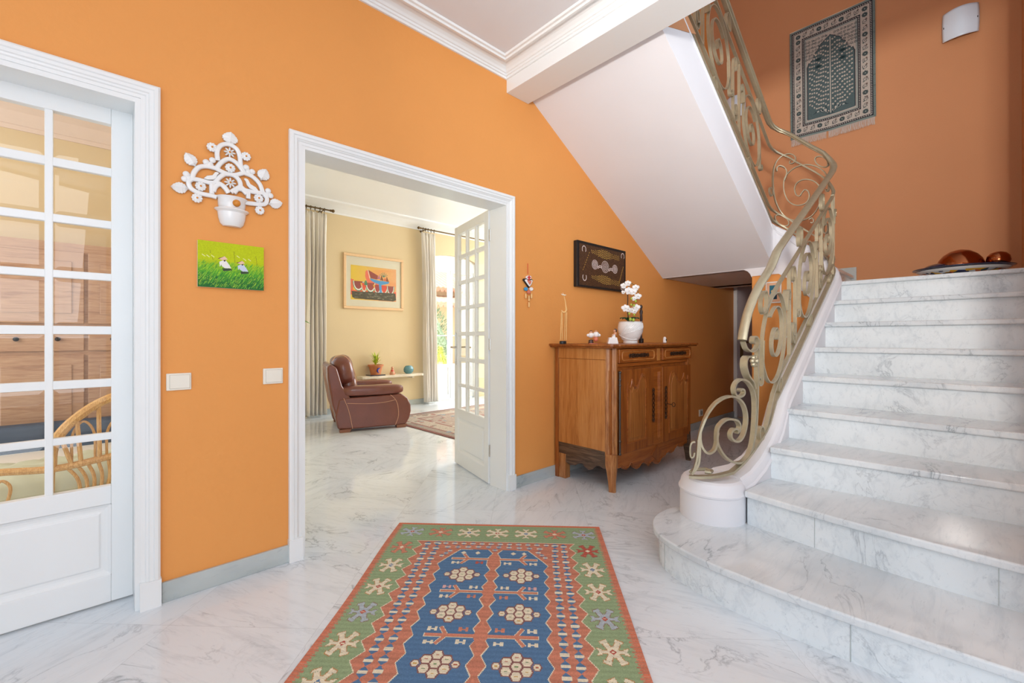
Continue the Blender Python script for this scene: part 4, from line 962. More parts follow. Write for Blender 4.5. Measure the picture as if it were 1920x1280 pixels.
def flower(c, r, star=False, n=10):
    m = MB(); x, z = bc(*c); y = YW - .014
    k = 8 if star else n
    for i in range(k):
        a = 2 * PI * i / k; rr = r * (.62 if star else .72)
        p = (x + rr * math.cos(a), y, z + rr * math.sin(a)); q = MB(); q.ball((0, 0, 0), r * (.42 if star else .30), rz=r * (.17 if star else .30), ry=.006, n=8, m=6)
        q.apply(lambda v: (p[0] + v.x * math.cos(a) - v.z * math.sin(a), p[1] + v.y, p[2] + v.x * math.sin(a) + v.z * math.cos(a))); m.merge(q)
    m.ball((x, y, z), r * .72 if not star else r * .4, ry=.007, n=16, m=8)
    o = obj('flower', m, M['ceramic'], bk)
    e = MB(); e.ball((x, y - .008, z), r * .20, ry=.004, n=10, m=6); obj('flower_centre', e, M['ochre'], o)
for c in ((582, 255), (1010, 370), (812, 515), (440, 745), (395, 893), (1170, 895), (1183, 1047)): flower(c, .0215)
for c in ((805, 320), (812, 700)): flower(c, .024, True)
for cs in (((510, 440), (590, 415), (560, 470)), ((1015, 505), (1090, 560), (1040, 560)), ((260, 590), (240, 650), (290, 640)), ((1290, 800), (1320, 860), (1270, 850))):
    m = MB()
    for c in cs: x, z = bc(*c); m.ball((x, YW - .012, z), .0135, ry=.008, n=12, m=8)
    obj('blossom', m, M['ceramic'], bk)
for (tip, base, wd) in (((820, 58), (805, 222), 68), ((245, 315), (385, 500), 52), ((62, 740), (300, 780), 52), ((1265, 525), (1200, 670), 60), ((1475, 955), (1290, 965), 52)):
    (x1, z1), (x0, z0) = bc(*tip), bc(*base); L = math.hypot(x1 - x0, z1 - z0); ux, uz = (x1 - x0) / L, (z1 - z0) / L; wv = wd / 6.735 / 817 * 2.6 * 1.0
    prof = [(0, 0), (.12, .2), (.25, .8), (.33, .78), (.38, .98), (.48, .92), (.55, 1.0), (.63, .85), (.7, .82), (.78, .6), (.85, .52), (.93, .22), (1, 0)]
    rim = [(t, s) for t, s in prof] + [(t, -s) for t, s in prof[-2:0:-1]]
    m = MB(); f_ = [(x0 + ux * t * L - uz * s * wv, YW - .012, z0 + uz * t * L + ux * s * wv) for t, s in rim]; g_ = [(p[0], YW - .004, p[2]) for p in f_]
    n_ = len(f_); mid = [(x0 + ux * L * t, YW - .021, z0 + uz * L * t) for t in (.2, .5, .8)]
    vs = f_ + g_ + mid; fs = [(i, (i + 1) % n_, n_ + (i + 1) % n_, n_ + i) for i in range(n_)]
    vs = vs[:2 * n_] + [(x0 + ux * L * t_, YW - (.012 if t_ in (0, 1) else .021), z0 + uz * L * t_) for t_, _ in prof]; h_ = len(prof)
    for i in range(h_ - 1): fs += [(i, i + 1, 2 * n_ + i + 1, 2 * n_ + i), ((n_ - i) % n_, (n_ - i - 1) % n_, 2 * n_ + i + 1, 2 * n_ + i)]
    m.add(vs, fs); obj('leaf', m, M['ceramic'], bk)
for s, c in ((1, (590, 615)), (-1, (1065, 725))):
    m = MB(); o_ = [(-115, 30), (-70, -5), (0, -10), (30, -50), (60, -50), (85, -30), (60, -10), (45, 30), (10, 50), (-60, 48)]
    sk = .35 if s < 0 else 0
    pts = [bc(c[0] + s * a, c[1] + b + (-.55 * s * a * (1 if s < 0 else 0) * -1 if False else 0) + (a * -.55 if s < 0 else 0)) for a, b in o_]
    m.xz(pts, YW - .018, YW - .008); obj('bird', m, M['ceramic'], bk, bevel=.003)
(x0, z0), (x1, z1) = bc(600, 880), bc(1050, 960); cx_ = (x0 + x1) / 2
cz_ = z0 - .045
cl = lambda p: (p[0], min(p[1], YW - .001), p[2])
m = MB(); m.lathe([(.0, .0), (.052, 0), (.056, .02), (.057, .045), (.066, .055), (.063, .058), (.05, .05), (0, .05)], (cx_ + .002, YW - .004, cz_), 30, sy=.8, fn=cl); obj('upper_pot', m, M['ceramic'], bk)
m = MB(); m.lathe([(.0, -.078), (.036, -.078), (.048, -.066), (.055, -.04), (.058, -.014), (.071, -.004), (.070, .0), (.055, -.002), (0, -.002)], (cx_ + .002, YW - .004, cz_), 30, sy=.8, fn=cl); obj('lower_bowl', m, M['ceramic'], bk)
m = MB(); m.tube([(cx_ + .002 + .0575 * math.cos(a), min(YW - .002, YW - .004 + .046 * math.sin(a)), cz_ + .001) for a in [PI + PI * k / 20 for k in range(21)]], .002, 6); obj('ochre_line', m, M['ochre'], bk)
x, z = bc(870, 935); m = MB(); m.ball((x, YW - .052, cz_ + .026), .0165, n=14, m=10); obj('knob', m, M['ochre'], bk)

# rice field painting
rp = thing('field_painting', 'small bright green painting of two workers in straw hats in a rice field', 'painting', (.433, YW, 1.485))
cv = Canvas(.266, .211, 190, 150, '#b9cc10')
for j in range(150):
    v = j / 150
    for i in range(190):
        u = i / 190; t = min(1, max(0, (v - .38) / .55)); k = rng.rand()
        c0 = np.array(lin('#c4d208')); c1 = np.array(lin('#57a82c')); c2 = np.array(lin('#23702f'))
        c_ = c0 * (1 - min(1, t * 2)) + c1 * min(1, t * 2) if t < .5 else c1 * (2 - 2 * t) + c2 * (2 * t - 1)
        cv.a[j, i] = c_ * (.82 + .3 * k)
for _ in range(900):
    x, y = rng.rand() * .266, .10 + rng.rand() * .11; L = .006 + .012 * rng.rand(); t = (y - .10) / .11
    cv.line([(x, y), (x + L * .6, y - L)], .0016, [['#8ccf2a', '#a8d634', '#5fb233', '#3f9430'], ['#6fbf35', '#2f7f35', '#1d5f33', '#a5cf3f']][int(t > .5)][rng.randint(4)])
q = lambda pts: [((a - 90) / 1300 * .266, (b - 120 - (a - 90) * .115) / 915 * .211) for a, b in pts]
for a, b in ((200, 425), (280, 440), (370, 445), (860, 460), (990, 520), (1090, 530)): cv.line(q([(a - 30, b - 22), (a + 30, b + 25)]), .003, '#f4f0a8')
for L in ([(775, 350), (795, 590)], [(1220, 450), (1245, 640)], [(355, 455), (375, 520)], [(315, 330), (330, 385)]): cv.line(q(L), .0014, '#5c5a1e')
for dx, dy, c1, s in ((0, 0, '#f3f0ec', 1), (360, 95, '#cfd8ee', .92)):
    f = lambda pts: q([(480 + dx + (a - 480) * s, 450 + dy + (b - 450) * s) for a, b in pts])
    cv.poly(f([(490, 560), (560, 535), (620, 540), (680, 620), (725, 700), (600, 690), (540, 650), (530, 610), (505, 660)]), c1)
    cv.poly(f([(545, 690), (725, 705), (740, 740), (660, 745), (570, 750)]), '#3c4a3c')
    cv.poly(f([(465, 490), (590, 452), (655, 515), (560, 530)]), '#efc9b0'); cv.poly(f([(465, 490), (590, 452), (480, 505)]), '#7a4a2c'); cv.poly(f([(570, 528), (615, 522), (605, 560), (580, 550)]), '#3a3028')
m = MB(); m.box(.300, YW - .020, 1.379, .566, YW, 1.590); obj('canvas', m, M['ceramic'], rp, bevel=.002)
cv.mesh(lambda u, v: (.300 + u, YW - .0205, 1.590 - v), 'painted_surface', M['paint'], rp)

def switch(xa, xb, z0, z1, label):
    t = thing('light_switch', label, 'light switch', ((xa + xb) / 2, YW, (z0 + z1) / 2), 'light switches on the orange wall')
    m = MB(); m.box(xa, YW - .009, z0, xb, YW, z1); obj('plate', m, M['switch'], t, bevel=.003)
    m = MB(); m.box(xa + .0112, YW - .0098, z0 + .0072, xb - .0052, YW - .008, z1 - .0072); obj('surround', m, M['switch_line'], t, bevel=.002)
    m = MB(); m.box(xa + .012, YW - .0130, z0 + .008, xb - .006, YW - .008, z1 - .008); obj('rocker', m, M['switch'], t, bevel=.003)
switch(.190, .279, .916, .991, 'ivory light switch on orange wall next to the glazed door')
switch(.566, .656, .917, .995, 'ivory light switch on orange wall next to the open doorway')
t = thing('wall_socket', 'white wall socket low on the orange wall beyond the buffet', 'socket', (5.52, YW, .19))
m = MB(); m.box(5.47, YW - .012, .15, 5.57, YW, .235); obj('plate', m, M['switch'], t, bevel=.003)
m = MB(); m.lathe([(0, 0), (.028, 0), (.028, .004), (0, .004)], (0, 0, 0), 16, fn=lambda p: (5.52 + p[0], YW - .012 - p[2], .192 + p[1])); obj('socket_face', m, M['switch_line'], t)

# dot painting
dt = thing('dot_painting', 'dark brown dot painting with white concentric circles above the buffet', 'painting', (3.36, YW, 1.79))
m = MB(); m.box(2.985, YW - .04, 1.592, 3.742, YW, 1.995); obj('stretcher', m, M['dark'], dt, bevel=.004)
cv = Canvas(.757, .403, 300, 160, '#4a301c')
nn_ = rng.rand(160, 300); 
for j in range(0, 160):
    for i in range(0, 300): cv.a[j, i] = np.array(lin('#573820')) * (.45 + .9 * nn_[j // 2, i // 2])
cv.mask((cv.X < .03) | (cv.X > .735) | (cv.Y < .022) | (cv.Y > .385), '#1d1715')
D = lambda a, b: ((a - 130) / 975 * .757, (b - 140 - (a - 130) * .222) / (900 - (a - 130) * .12) * .403)
for (a, b, r) in ((460, 612, .043), (665, 655, .055), (868, 697, .041)):
    x, y = D(a, b)
    for k in range(4): cv.ell(x, y, r * (1 - k * .26) * 1.05, r * (1 - k * .26), '#ecd9d3', ring=.0048)
for a, b in ((515, 640), (735, 690)):
    for off in (0, 30): cv.line([D(a, b + off + 15), D(a + 45, b + off - 12), D(a + 85, b + off + 12)], .007, '#ecd9d3')
for a, b, g in ((255, 320, 1), (1040, 455, 1), (265, 860, -1), (1030, 1040, -1)):
    x, y = D(a, b); pts = [(x + .026 * math.cos(t), y - g * .030 * math.sin(t)) for t in [math.radians(q_) for q_ in range(-40, 221, 20)]]; cv.line(pts, .007, '#ecd9d3')
for base, yb in (((395, 370), 1), ((400, 860), 1)):
    for k in range(30):
        u = k / 29; a = base[0] + u * 560; bb = base[1] + u * 130
        rows = 2 + int(3 * math.sin(PI * min(1, max(0, (u - .1) / .7))) + .5) if u < .8 else 3
        for j in range(rows):
            x, y = D(a, bb + (j - rows / 2) * 34 + (k % 2) * 12); cv.ell(x, y, .0042 if rows > 3 else .003, .0042, '#e2b85a')
for k in range(0, 16, 2): x, y = D(345 - 8 * k, 400 + 23 * k); cv.line([(x, y), (x + .010, y - .012)], .004, '#d9ab4e')
for k in range(12): x, y = D(1050 - 8 * k, 660 + 27 * k); cv.ell(x, y, .005, .005, '#d9ab4e')
cv.mesh(lambda u, v: (2.985 + u, YW - .0405, 1.995 - v), 'painted_surface', M['paint'], dt)

# heart charm
ch = thing('heart_charm', 'hanging folk heart charm with red cross, beads and small bells on orange wall', 'charm', (2.44, YW, 1.56))
cc = lambda a, b: wp(970 + a / 7.11, 480 + b / 7.11, YW - .01)
X_ = lambda a, b, y=YW - .012: (cc(a, b)[0], y, cc(a, b)[1])
m = MB(); m.tube([X_(137, 98), X_(139, 240)], .0025, 6); obj('cord', m, M['red'], ch)
hrt = [(150, 425), (95, 345), (75, 318), (80, 300), (105, 298), (130, 318), (150, 322), (170, 312), (188, 305), (202, 318), (195, 350), (180, 385)]
m = MB(); m.xz([cc(*p) for p in hrt], YW - .016, YW - .002); obj('heart', m, M['dark'], ch, bevel=.003)
m = MB(); m.xz([cc(150 + (a - 148) * .8, 358 + (b - 358) * .78) for a, b in hrt], YW - .020, YW - .014); obj('heart_lining', m, M['petal'], ch, bevel=.002)
m = MB(); m.xz([cc(152 + (a - 148) * .45, 352 + (b - 358) * .5) for a, b in hrt], YW - .023, YW - .018); obj('heart_inset', m, M['coral'], ch, bevel=.002)
m = MB(); m.xz([cc(145 + 34 * math.cos(t), 285 + 26 * math.sin(t)) for t in [k * PI / 6 for k in range(12)]], YW - .018, YW - .006); obj('badge', m, M['petal'], ch)
m = MB(); m.xz([cc(a, b) for a, b in ((138, 262), (152, 262), (152, 278), (168, 280), (168, 293), (153, 293), (153, 322), (137, 322), (137, 293), (122, 290), (122, 279), (138, 279))], YW - .022, YW - .016); obj('cross', m, M['red'], ch)
for c, mt in (((112, 438), 'sky_blue'), ((182, 440), 'petal'), ((150, 480), 'coral')):
    m = MB()
    for k in range(6): x, z = cc(c[0] + 14 * math.cos(k * PI / 3), c[1] + 11 * math.sin(k * PI / 3)); m.ball((x, YW - .012, z), .009, n=8, m=6)
    obj('bead_flower', m, M[mt], ch)
for a, b0, b1 in ((110, 500, 562), (152, 530, 598), (185, 500, 562), (152, 615, 680)):
    m = MB(); m.tube([X_(a, b0), X_(a, b1)], .0085, 10); obj('bell', m, M['bamboo'], ch)

# ================================================================== BUFFET
bf = thing('buffet', 'antique walnut two door buffet with carved doors and scalloped apron against orange wall', 'buffet', (3.37, 2.12, 0))
FY, SX0, SX1, BY = 1.851, 2.734, 4.012, 2.405
def bp(name, m, mat, bevel=.003, parent=None, label=None, sub=0): return obj(name, m, M[mat], parent or bf, bevel=bevel, label=label, seg=2)
m = MB()
tp = [(2.660, 1.815), (2.675, 1.800), (2.740, 1.800), (2.75, 1.79), (4.01, 1.79), (4.02, 1.80), (4.065, 1.80), (4.075, 1.815), (4.075, BY + .01), (2.66, BY + .01)]
m.xy(tp, 1.080, 1.098); m.xy([(2.675, 1.81), (4.06, 1.81), (4.06, BY + .01), (2.675, BY + .01)], 1.068, 1.081); bp('top', m, 'walnut_d', .005)
m = MB(); m.box(SX0 + .012, FY + .02, .262, SX1 - .012, BY, 1.068); bp('carcass', m, 'walnut_d', 0)
m = MB(); m.box(SX0, 1.915, .29, SX0 + .014, 2.37, .978); bp('side_panel', m, 'walnut', .002)
m = MB(); m.box(SX0 - .004, 1.912, .98, SX0 + .014, 2.372, 1.068); bp('side_rail', m, 'walnut', .002)
m = MB(); m.box(SX0 - .008, 2.370, .0, SX0 + .035, BY, 1.068); m.box(SX0 + .035, 2.33, 0, SX0 + .04, BY, .26); bp('back_post', m, 'walnut_d')
m = MB(); m.box(SX1 - .04, 2.34, 0, SX1, BY, .27); bp('back_leg', m, 'walnut_d')
m = MB(); m.box(SX0, 2.30, 0, SX0 + .06, 2.37, .20); bp('back_leg', m, 'walnut_leg')
# canted front corner post with flutes, running down into the leg
for sx, mir in ((SX0, 1), (SX1, -1)):
    P = lambda u, v: (sx + mir * u, v)
    post = [P(-.004, 1.915), P(-.004, 1.905), P(.0, 1.895), P(.052, 1.849), P(.066, 1.849), P(.066, 1.915)]
    m = MB(); m.xy(post if mir > 0 else post[::-1], .262, 1.068); bp('corner_post', m, 'walnut_leg' if mir > 0 else 'walnut_d')
    for k in range(3):
        u0 = .009 + k * .015; v0 = 1.887 - k * .0135
        m = MB(); m.tube([(sx + mir * (u0 - .001), v0, .33), (sx + mir * (u0 - .001), v0, .90)], .0045, 8); bp('flute', m, 'walnut_d' if k % 2 else 'walnut_leg', 0)
    rs = []
    for z, wd, dx, dy in ((.275, .036, .030, .024), (.20, .037, .028, .022), (.14, .030, .026, .018), (.07, .024, .022, .014), (.02, .022, .020, .010), (.0, .022, .018, .008)):
        cx, cy = sx + mir * dx, 1.851 + dy
        rs.append([(cx + mir * wd * a, cy + wd * b, z) for a, b in ((-1, .6), (-.55, -.75), (.2, -1.0), (1, -.75), (1, 1), (-1, 1))])
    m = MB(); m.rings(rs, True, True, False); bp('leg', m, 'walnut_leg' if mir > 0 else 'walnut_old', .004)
m = MB(); m.box(2.80, FY, .925, SX1 - .06, FY + .025, .952); m.box(2.80, FY, 1.060, SX1 - .06, FY + .025, 1.068); m.box(2.80, FY, .95, 2.806, FY + .025, 1.062); m.box(3.35, FY - .002, .945, 3.46, FY + .025, 1.066); bp('front_rail', m, 'walnut_x')
m = MB(); m.box(3.382, FY - .004, .955, 3.432, FY, 1.058); bp('divider_panel', m, 'walnut')
for x0, x1 in ((2.808, 3.345), (3.463, 3.995)):
    m = MB(); m.box(x0, FY - .014, .955, x1, FY + .01, 1.060); d = bp('drawer', m, 'walnut_x', .004)
    m = MB()
    for a, b in (((x0 + .05, 1.040), (x1 - .05, 1.040)), ((x0 + .05, .975), (x1 - .05, .975))): m.tube([(a[0], FY - .016, a[1]), (b[0], FY - .016, b[1])], .0045, 6)
    for xx, s in ((x0 + .05, -1), (x1 - .05, 1)): m.tube([(xx + s * .018 * math.sin(t), FY - .016, 1.0075 + .0325 * math.cos(t)) for t in [k * PI / 8 for k in range(9)]], .0045, 6)
    bp('drawer_moulding', m, 'walnut', 0, d)
    cx = (x0 + x1) / 2; m = MB()
    for k in range(-5, 6):
        m.tube([(cx + k * .026 + .013 * math.cos(t), FY - .02, 1.008 + (.014 if k % 2 else .010) * math.sin(t)) for t in [q_ * PI / 6 for q_ in range(13)]], .0035, 5)
    m.xz([(cx - .15, 1.008), (cx - .09, 1.026), (cx, 1.020), (cx + .09, 1.026), (cx + .15, 1.008), (cx + .09, .990), (cx, .996), (cx - .09, .990)], FY - .017, FY - .014)
    bp('drawer_escutcheon', m, 'bronze', 0, d)
def door(x0, x1, z0, z1, mirror):
    m = MB(); m.box(x0, FY - .008, z0, x1, FY + .018, z1); d = bp('door', m, 'walnut_x' if False else 'walnut_d', .004)
    px_, qx = (x0 + .09, x1 - .13) if not mirror else (x0 + .11, x1 - .07)
    F = lambda u: px_ + (qx - px_) * u
    tops = [(0, .79), (.03, .757), (.10, .750), (.18, .775), (.22, .812), (.28, .775), (.38, .752), (.52, .760), (.63, .80), (.72, .838), (.82, .845), (.92, .825), (.98, .775), (1.0, .745)]
    if mirror: tops = [(1 - a, b + .0) for a, b in tops][::-1]; 
    zb = z0 + .075
    outline = [(F(a), b) for a, b in tops]
    m = MB(); pan = [(F(0), zb), (F(1), zb)] + outline[::-1]
    m.xz([(a, b) for a, b in pan], FY - .010, FY - .006)
    mi = MB(); ins = [(F(0) + .035, zb + .03), (F(1) - .035, zb + .03)] + [(px_ + .035 + (a - px_) * (qx - px_ - .07) / (qx - px_), b - .03) for a, b in outline][::-1]
    mi.xz(ins, FY - .014, FY - .009)
    p_ = bp('door_panel', m.merge(mi), 'walnut_p', .003, d)
    m = MB()
    loop = [(F(0), zb), (F(1), zb)]
    m.sweep([(a, FY - .010, b) for a, b in [(F(0), outline[0][1]), (F(0), zb), (F(1), zb), (F(1), outline[-1][1])]], [(-.006, -.005), (.006, -.005), (.006, .004), (-.006, .004)], up=(0, -1, 0))
    bp('lower_moulding', m, 'walnut_x', .002, d)
    m = MB()
    for o_ in (0, .011): m.tube([(a, FY - .012, b + o_) for a, b in spline(outline, 4)], .0065, 6)
    bp('carved_moulding', m, 'walnut_d', 0, d)
    return d
dl = door(2.835, 3.318, .262, .902, False); dr = door(3.468, 3.995, .250, .898, True)
m = MB(); m.box(3.320, FY - .004, .255, 3.466, FY + .02, .905)
for k in range(3): m.tube([(3.395 + k * .016, FY - .005, .30), (3.395 + k * .016, FY - .005, .86)], .005, 6)
bp('centre_stile', m, 'walnut_x')
def escut(xc, parent, z0=.45, z1=.73):
    m = MB(); N_ = 40
    for s in (-1, 1):
        m.tube([(xc + s * (.006 + .010 * abs(math.sin(k * .55))), FY - .014, z0 + (z1 - z0) * k / N_) for k in range(N_ + 1)], .0034, 5)
    for k in range(8): m.ball((xc, FY - .013, z0 + (z1 - z0) * (k + .5) / 8), .009, ry=.004, n=8, m=6)
    bp('escutcheon', m, 'bronze', 0, parent)
escut(3.305, dl); escut(3.515, dr)
m = MB(); kx = 3.535; m.tube([(kx, FY - .012, .578), (kx, FY - .06, .576)], .003, 6); m.tube([(kx + .0, FY - .072 + .014 * math.cos(t), .576 + .017 * math.sin(t)) for t in [k * PI / 8 for k in range(17)]], .0028, 6, False); bp('key', m, 'black', 0, dr)
m = MB(); m.tube([(2.812, FY - .014, .275), (2.812, FY - .014, .885)], .0085, 10)
for z in (.275, .37, .79, .83, .885): m.ball((2.812, FY - .014, z), .0125, n=10, m=6)
bp('hinge_rod', m, 'steel_d', 0)
ap = [(2.80, .262), (2.80, .168), (2.83, .160), (2.865, .166), (2.885, .145), (2.93, .130), (2.97, .140), (2.985, .158), (3.015, .150), (3.03, .128), (3.075, .104), (3.12, .108), (3.15, .13), (3.19, .136), (3.215, .120), (3.245, .112), (3.262, .092), (3.285, .112), (3.33, .118), (3.36, .092), (3.41, .076), (3.45, .09), (3.475, .115), (3.50, .118), (3.53, .118), (3.56, .142), (3.61, .146), (3.64, .130), (3.69, .135), (3.72, .158), (3.76, .176), (3.80, .158), (3.86, .150), (3.90, .17), (3.94, .165), (3.96, .20), (3.96, .262)]
m = MB(); m.xz(ap, FY + .004, FY + .026); a_o = bp('scalloped_apron', m, 'walnut_d' if False else 'walnut_x', .003)
m = MB(); m.tube([(a, FY + .003, b + .014) for a, b in ap[2:-2]], .004, 6)
m.xz([(3.30, .175), (3.385, .245), (3.47, .175), (3.385, .115)], FY - .002, FY + .004); bp('carved_edge', m, 'walnut_d', 0, a_o)
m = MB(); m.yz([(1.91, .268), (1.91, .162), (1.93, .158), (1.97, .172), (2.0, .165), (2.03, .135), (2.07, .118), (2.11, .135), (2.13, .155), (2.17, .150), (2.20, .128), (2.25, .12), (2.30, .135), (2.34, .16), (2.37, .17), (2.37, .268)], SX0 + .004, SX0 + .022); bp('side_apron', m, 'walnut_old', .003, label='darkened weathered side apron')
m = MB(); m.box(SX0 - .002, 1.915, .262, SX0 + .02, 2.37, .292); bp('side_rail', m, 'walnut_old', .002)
ZT = 1.098
# giraffe
g = thing('giraffe_figurine', 'tall thin straw coloured giraffe figurine on black base at left of buffet', 'figurine', (2.53, 2.17, ZT))
def DP(a, b, dep, o=(1020, 520), s=7.385): return dp(o[0] + a / s, o[1] + b / s, dep)
gd = 3.32
m = MB(); c_ = DP(262, 885, gd); 
m.lathe([(0, 0), (.028, 0), (.030, .006), (.030, .020), (.026, .024), (0, .024)], (c_.x, c_.y, ZT), 20, sx=1.0, sy=.8); obj('base', m, M['dark'], g)
m = MB()
for a0, a1, dd in ((228, 243, .0), (252, 255, .03), (282, 296, .03), (308, 314, 0)): m.tube([tuple(DP(a0, 868, gd + dd)), tuple(DP((a0 + a1) / 2, 680, gd + dd)), tuple(DP(a1, 480, gd + dd))], [.0030, .0034, .0042], 6)
obj('legs', m, M['bamboo'], g)
m = MB(); m.tube([tuple(DP(240, 455, gd)), tuple(DP(262, 480, gd)), tuple(DP(295, 478, gd)), tuple(DP(310, 450, gd)), tuple(DP(303, 395, gd)), tuple(DP(295, 330, gd)), tuple(DP(278, 260, gd))], [.004, .007, .0075, .008, .005, .0038, .003], 8); obj('body', m, M['bamboo'], g)
m = MB(); m.tube([tuple(DP(238, 228, gd)), tuple(DP(262, 240, gd)), tuple(DP(288, 245, gd)), tuple(DP(306, 240, gd))], [.0025, .005, .0055, .002], 8); m.tube([tuple(DP(268, 235, gd)), tuple(DP(262, 210, gd))], .0015, 5); obj('head', m, M['travertine'], g)
# couple figurine
g = thing('couple_figurine', 'clay figurine of two embracing round figures in white on the buffet', 'figurine', (2.86, 2.13, ZT)); dd = 3.50
m = MB(); m.ball(DP(650, 800, dd), .024, rz=.022); m.ball(DP(720, 790, dd), .026, rz=.024); m.ball(DP(610, 800, dd), .012); m.ball(DP(765, 800, dd), .012); obj('bodies', m, M['petal'], g)
m = MB(); m.ball(DP(652, 762, dd), .013); m.ball(DP(718, 755, dd), .014); m.ball(DP(690, 820, dd - .03), .007); obj('heads', m, M['skin'], g)
m = MB(); m.lathe([(0, 0), (.022, 0), (.018, .03), (0, .035)], (DP(650, 880, dd).x, DP(650, 880, dd).y, ZT), 14); m.ball(DP(740, 775, dd), .013); m.ball(DP(652, 755, dd + .006), .0135); obj('dark_clothes', m, M['brownhair'], g)
m = MB(); m.ball(DP(718, 855, dd - .02), .020); b_ = DP(680, 893, dd); m.lathe([(0, 0), (.045, 0), (.045, .004), (0, .005)], (b_.x, b_.y, ZT), 20, sy=.6); obj('orange_skirt', m, M['coral'], g)
# seated figurine
g = thing('seated_figurine', 'small clay figurine seated on a white block left of the orchid', 'figurine', (3.11, 2.13, ZT)); dd = 3.62
b_ = DP(950, 890, dd); rs = []
for z, k in ((0, 1), (.05, .74)):
    rs.append([(b_.x + (u * .044 * k) * .732 + v * .02, b_.y - (u * .044 * k) * .681 + v * .02, ZT + z) for u, v in ((-1, -1), (1, -1), (1, 1), (-1, 1))])
m = MB(); m.rings(rs, True, True, False); obj('block', m, M['petal'], g, bevel=.004)
m = MB(); m.lathe([(0, 0), (.018, 0), (.012, .03), (0, .035)], (DP(965, 820, dd).x, DP(965, 820, dd).y, ZT + .045), 14); obj('dress', m, M['petal'], g)
m = MB(); m.ball(DP(978, 740, dd), .012); m.ball(DP(985, 780, dd), .013, rz=.016); m.tube([tuple(DP(965, 780, dd - .01)), tuple(DP(950, 805, dd - .02))], .004, 6); obj('body', m, M['skin'], g)
m = MB(); m.ball(DP(988, 735, dd + .005), .014, rz=.017); obj('hair', m, M['brownhair'], g)
# orchid
oc = dp(1182, 610, 3.86); oc.z = ZT
og = thing('orchid', 'white moth orchid in a ribbed white bowl pot on the buffet', 'potted orchid', tuple(oc))
m = MB(); m.lathe([(0, 0), (.060, 0), (.064, .008), (.060, .016), (.085, .05), (.105, .095), (.111, .13), (.106, .165), (.101, .182), (.104, .188), (.098, .190), (.092, .175), (.0, .165)], tuple(oc), 48); obj('pot', m, M['ceramic'], og)
def potr(z): return lerp_tab([(.016, .060), (.05, .085), (.095, .105), (.13, .111), (.165, .106), (.182, .101)], z)
m = MB(); fa = math.atan2(-oc.y, -oc.x)
for k in range(11):
    pts = []
    for j in range(15):
        u = j / 14; z = .030 + k * .006 + (.13 - k * .004) * u ** (1.0 + k * .12); z = min(.178, z); a = fa - 1.3 + u * (1.1 + .17 * k) + k * .05
        r_ = potr(z) + .0004; pts.append((oc.x + r_ * math.cos(a), oc.y + r_ * math.sin(a), oc.z + z))
    m.tube(pts, .0028, 6)
m.tube([(oc.x + (potr(.075 - .045 * math.sin(u * 2)) + .001) * math.cos(fa - 1.4 + u * 2.2), oc.y + (potr(.075 - .045 * math.sin(u * 2)) + .001) * math.sin(fa - 1.4 + u * 2.2), oc.z + .075 - .045 * math.sin(u * 2)) for u in [k / 16 for k in range(17)]], .004, 6)
obj('ribbing', m, M['ceramic'], og)
m = MB()
for a, L in ((2.6, .10), (3.6, .09), (4.4, .10), (5.6, .08), (.6, .09), (1.6, .08)):
    pts = [(oc.x + L * t * math.cos(a), oc.y + L * t * math.sin(a), oc.z + .175 + .05 * math.sin(t * 2.2)) for t in (0, .3, .6, .85, 1)]; wv = [.006, .022, .026, .018, .003]; vs = []; s_ = (-math.sin(a), math.cos(a))
    for p, w_ in zip(pts, wv): vs += [(p[0] + s_[0] * w_, p[1] + s_[1] * w_, p[2] + .004), (p[0], p[1], p[2] - .003), (p[0] - s_[0] * w_, p[1] - s_[1] * w_, p[2] + .004)]
    m.add(vs, [(i * 3 + j, i * 3 + j + 1, i * 3 + j + 4, i * 3 + j + 3) for i in range(4) for j in range(2)], True)
o = obj('orchid_leaves', m, M['dgreen'], og); sd = o.modifiers.new('s', 'SOLIDIFY'); sd.thickness = .002
OD = 3.80
m = MB(); m.tube(spline([(oc.x, oc.y, oc.z + .16), tuple(DP(1155, 480, OD)), tuple(DP(1160, 330, OD)), tuple(DP(1162, 200, OD)), tuple(DP(1180, 100, OD))], 4), .0042, 6); obj('flower_stem', m, M['stone'], og)
m = MB(); m.tube(spline([tuple(DP(1180, 60, OD)), tuple(DP(1260, 120, OD)), tuple(DP(1310, 230, OD)), tuple(DP(1270, 330, OD))], 4), .0022, 5); m.tube(spline([tuple(DP(1160, 560, OD)), tuple(DP(1165, 430, OD)), tuple(DP(1230, 380, OD)), tuple(DP(1290, 430, OD))], 4), .0022, 5); obj('flower_stem', m, M['dgreen'], og, label='green arching spray')
vdir = Vector((CF, SF, 0)); rdir = Vector((SF, -CF, 0)); r = random.Random(11)
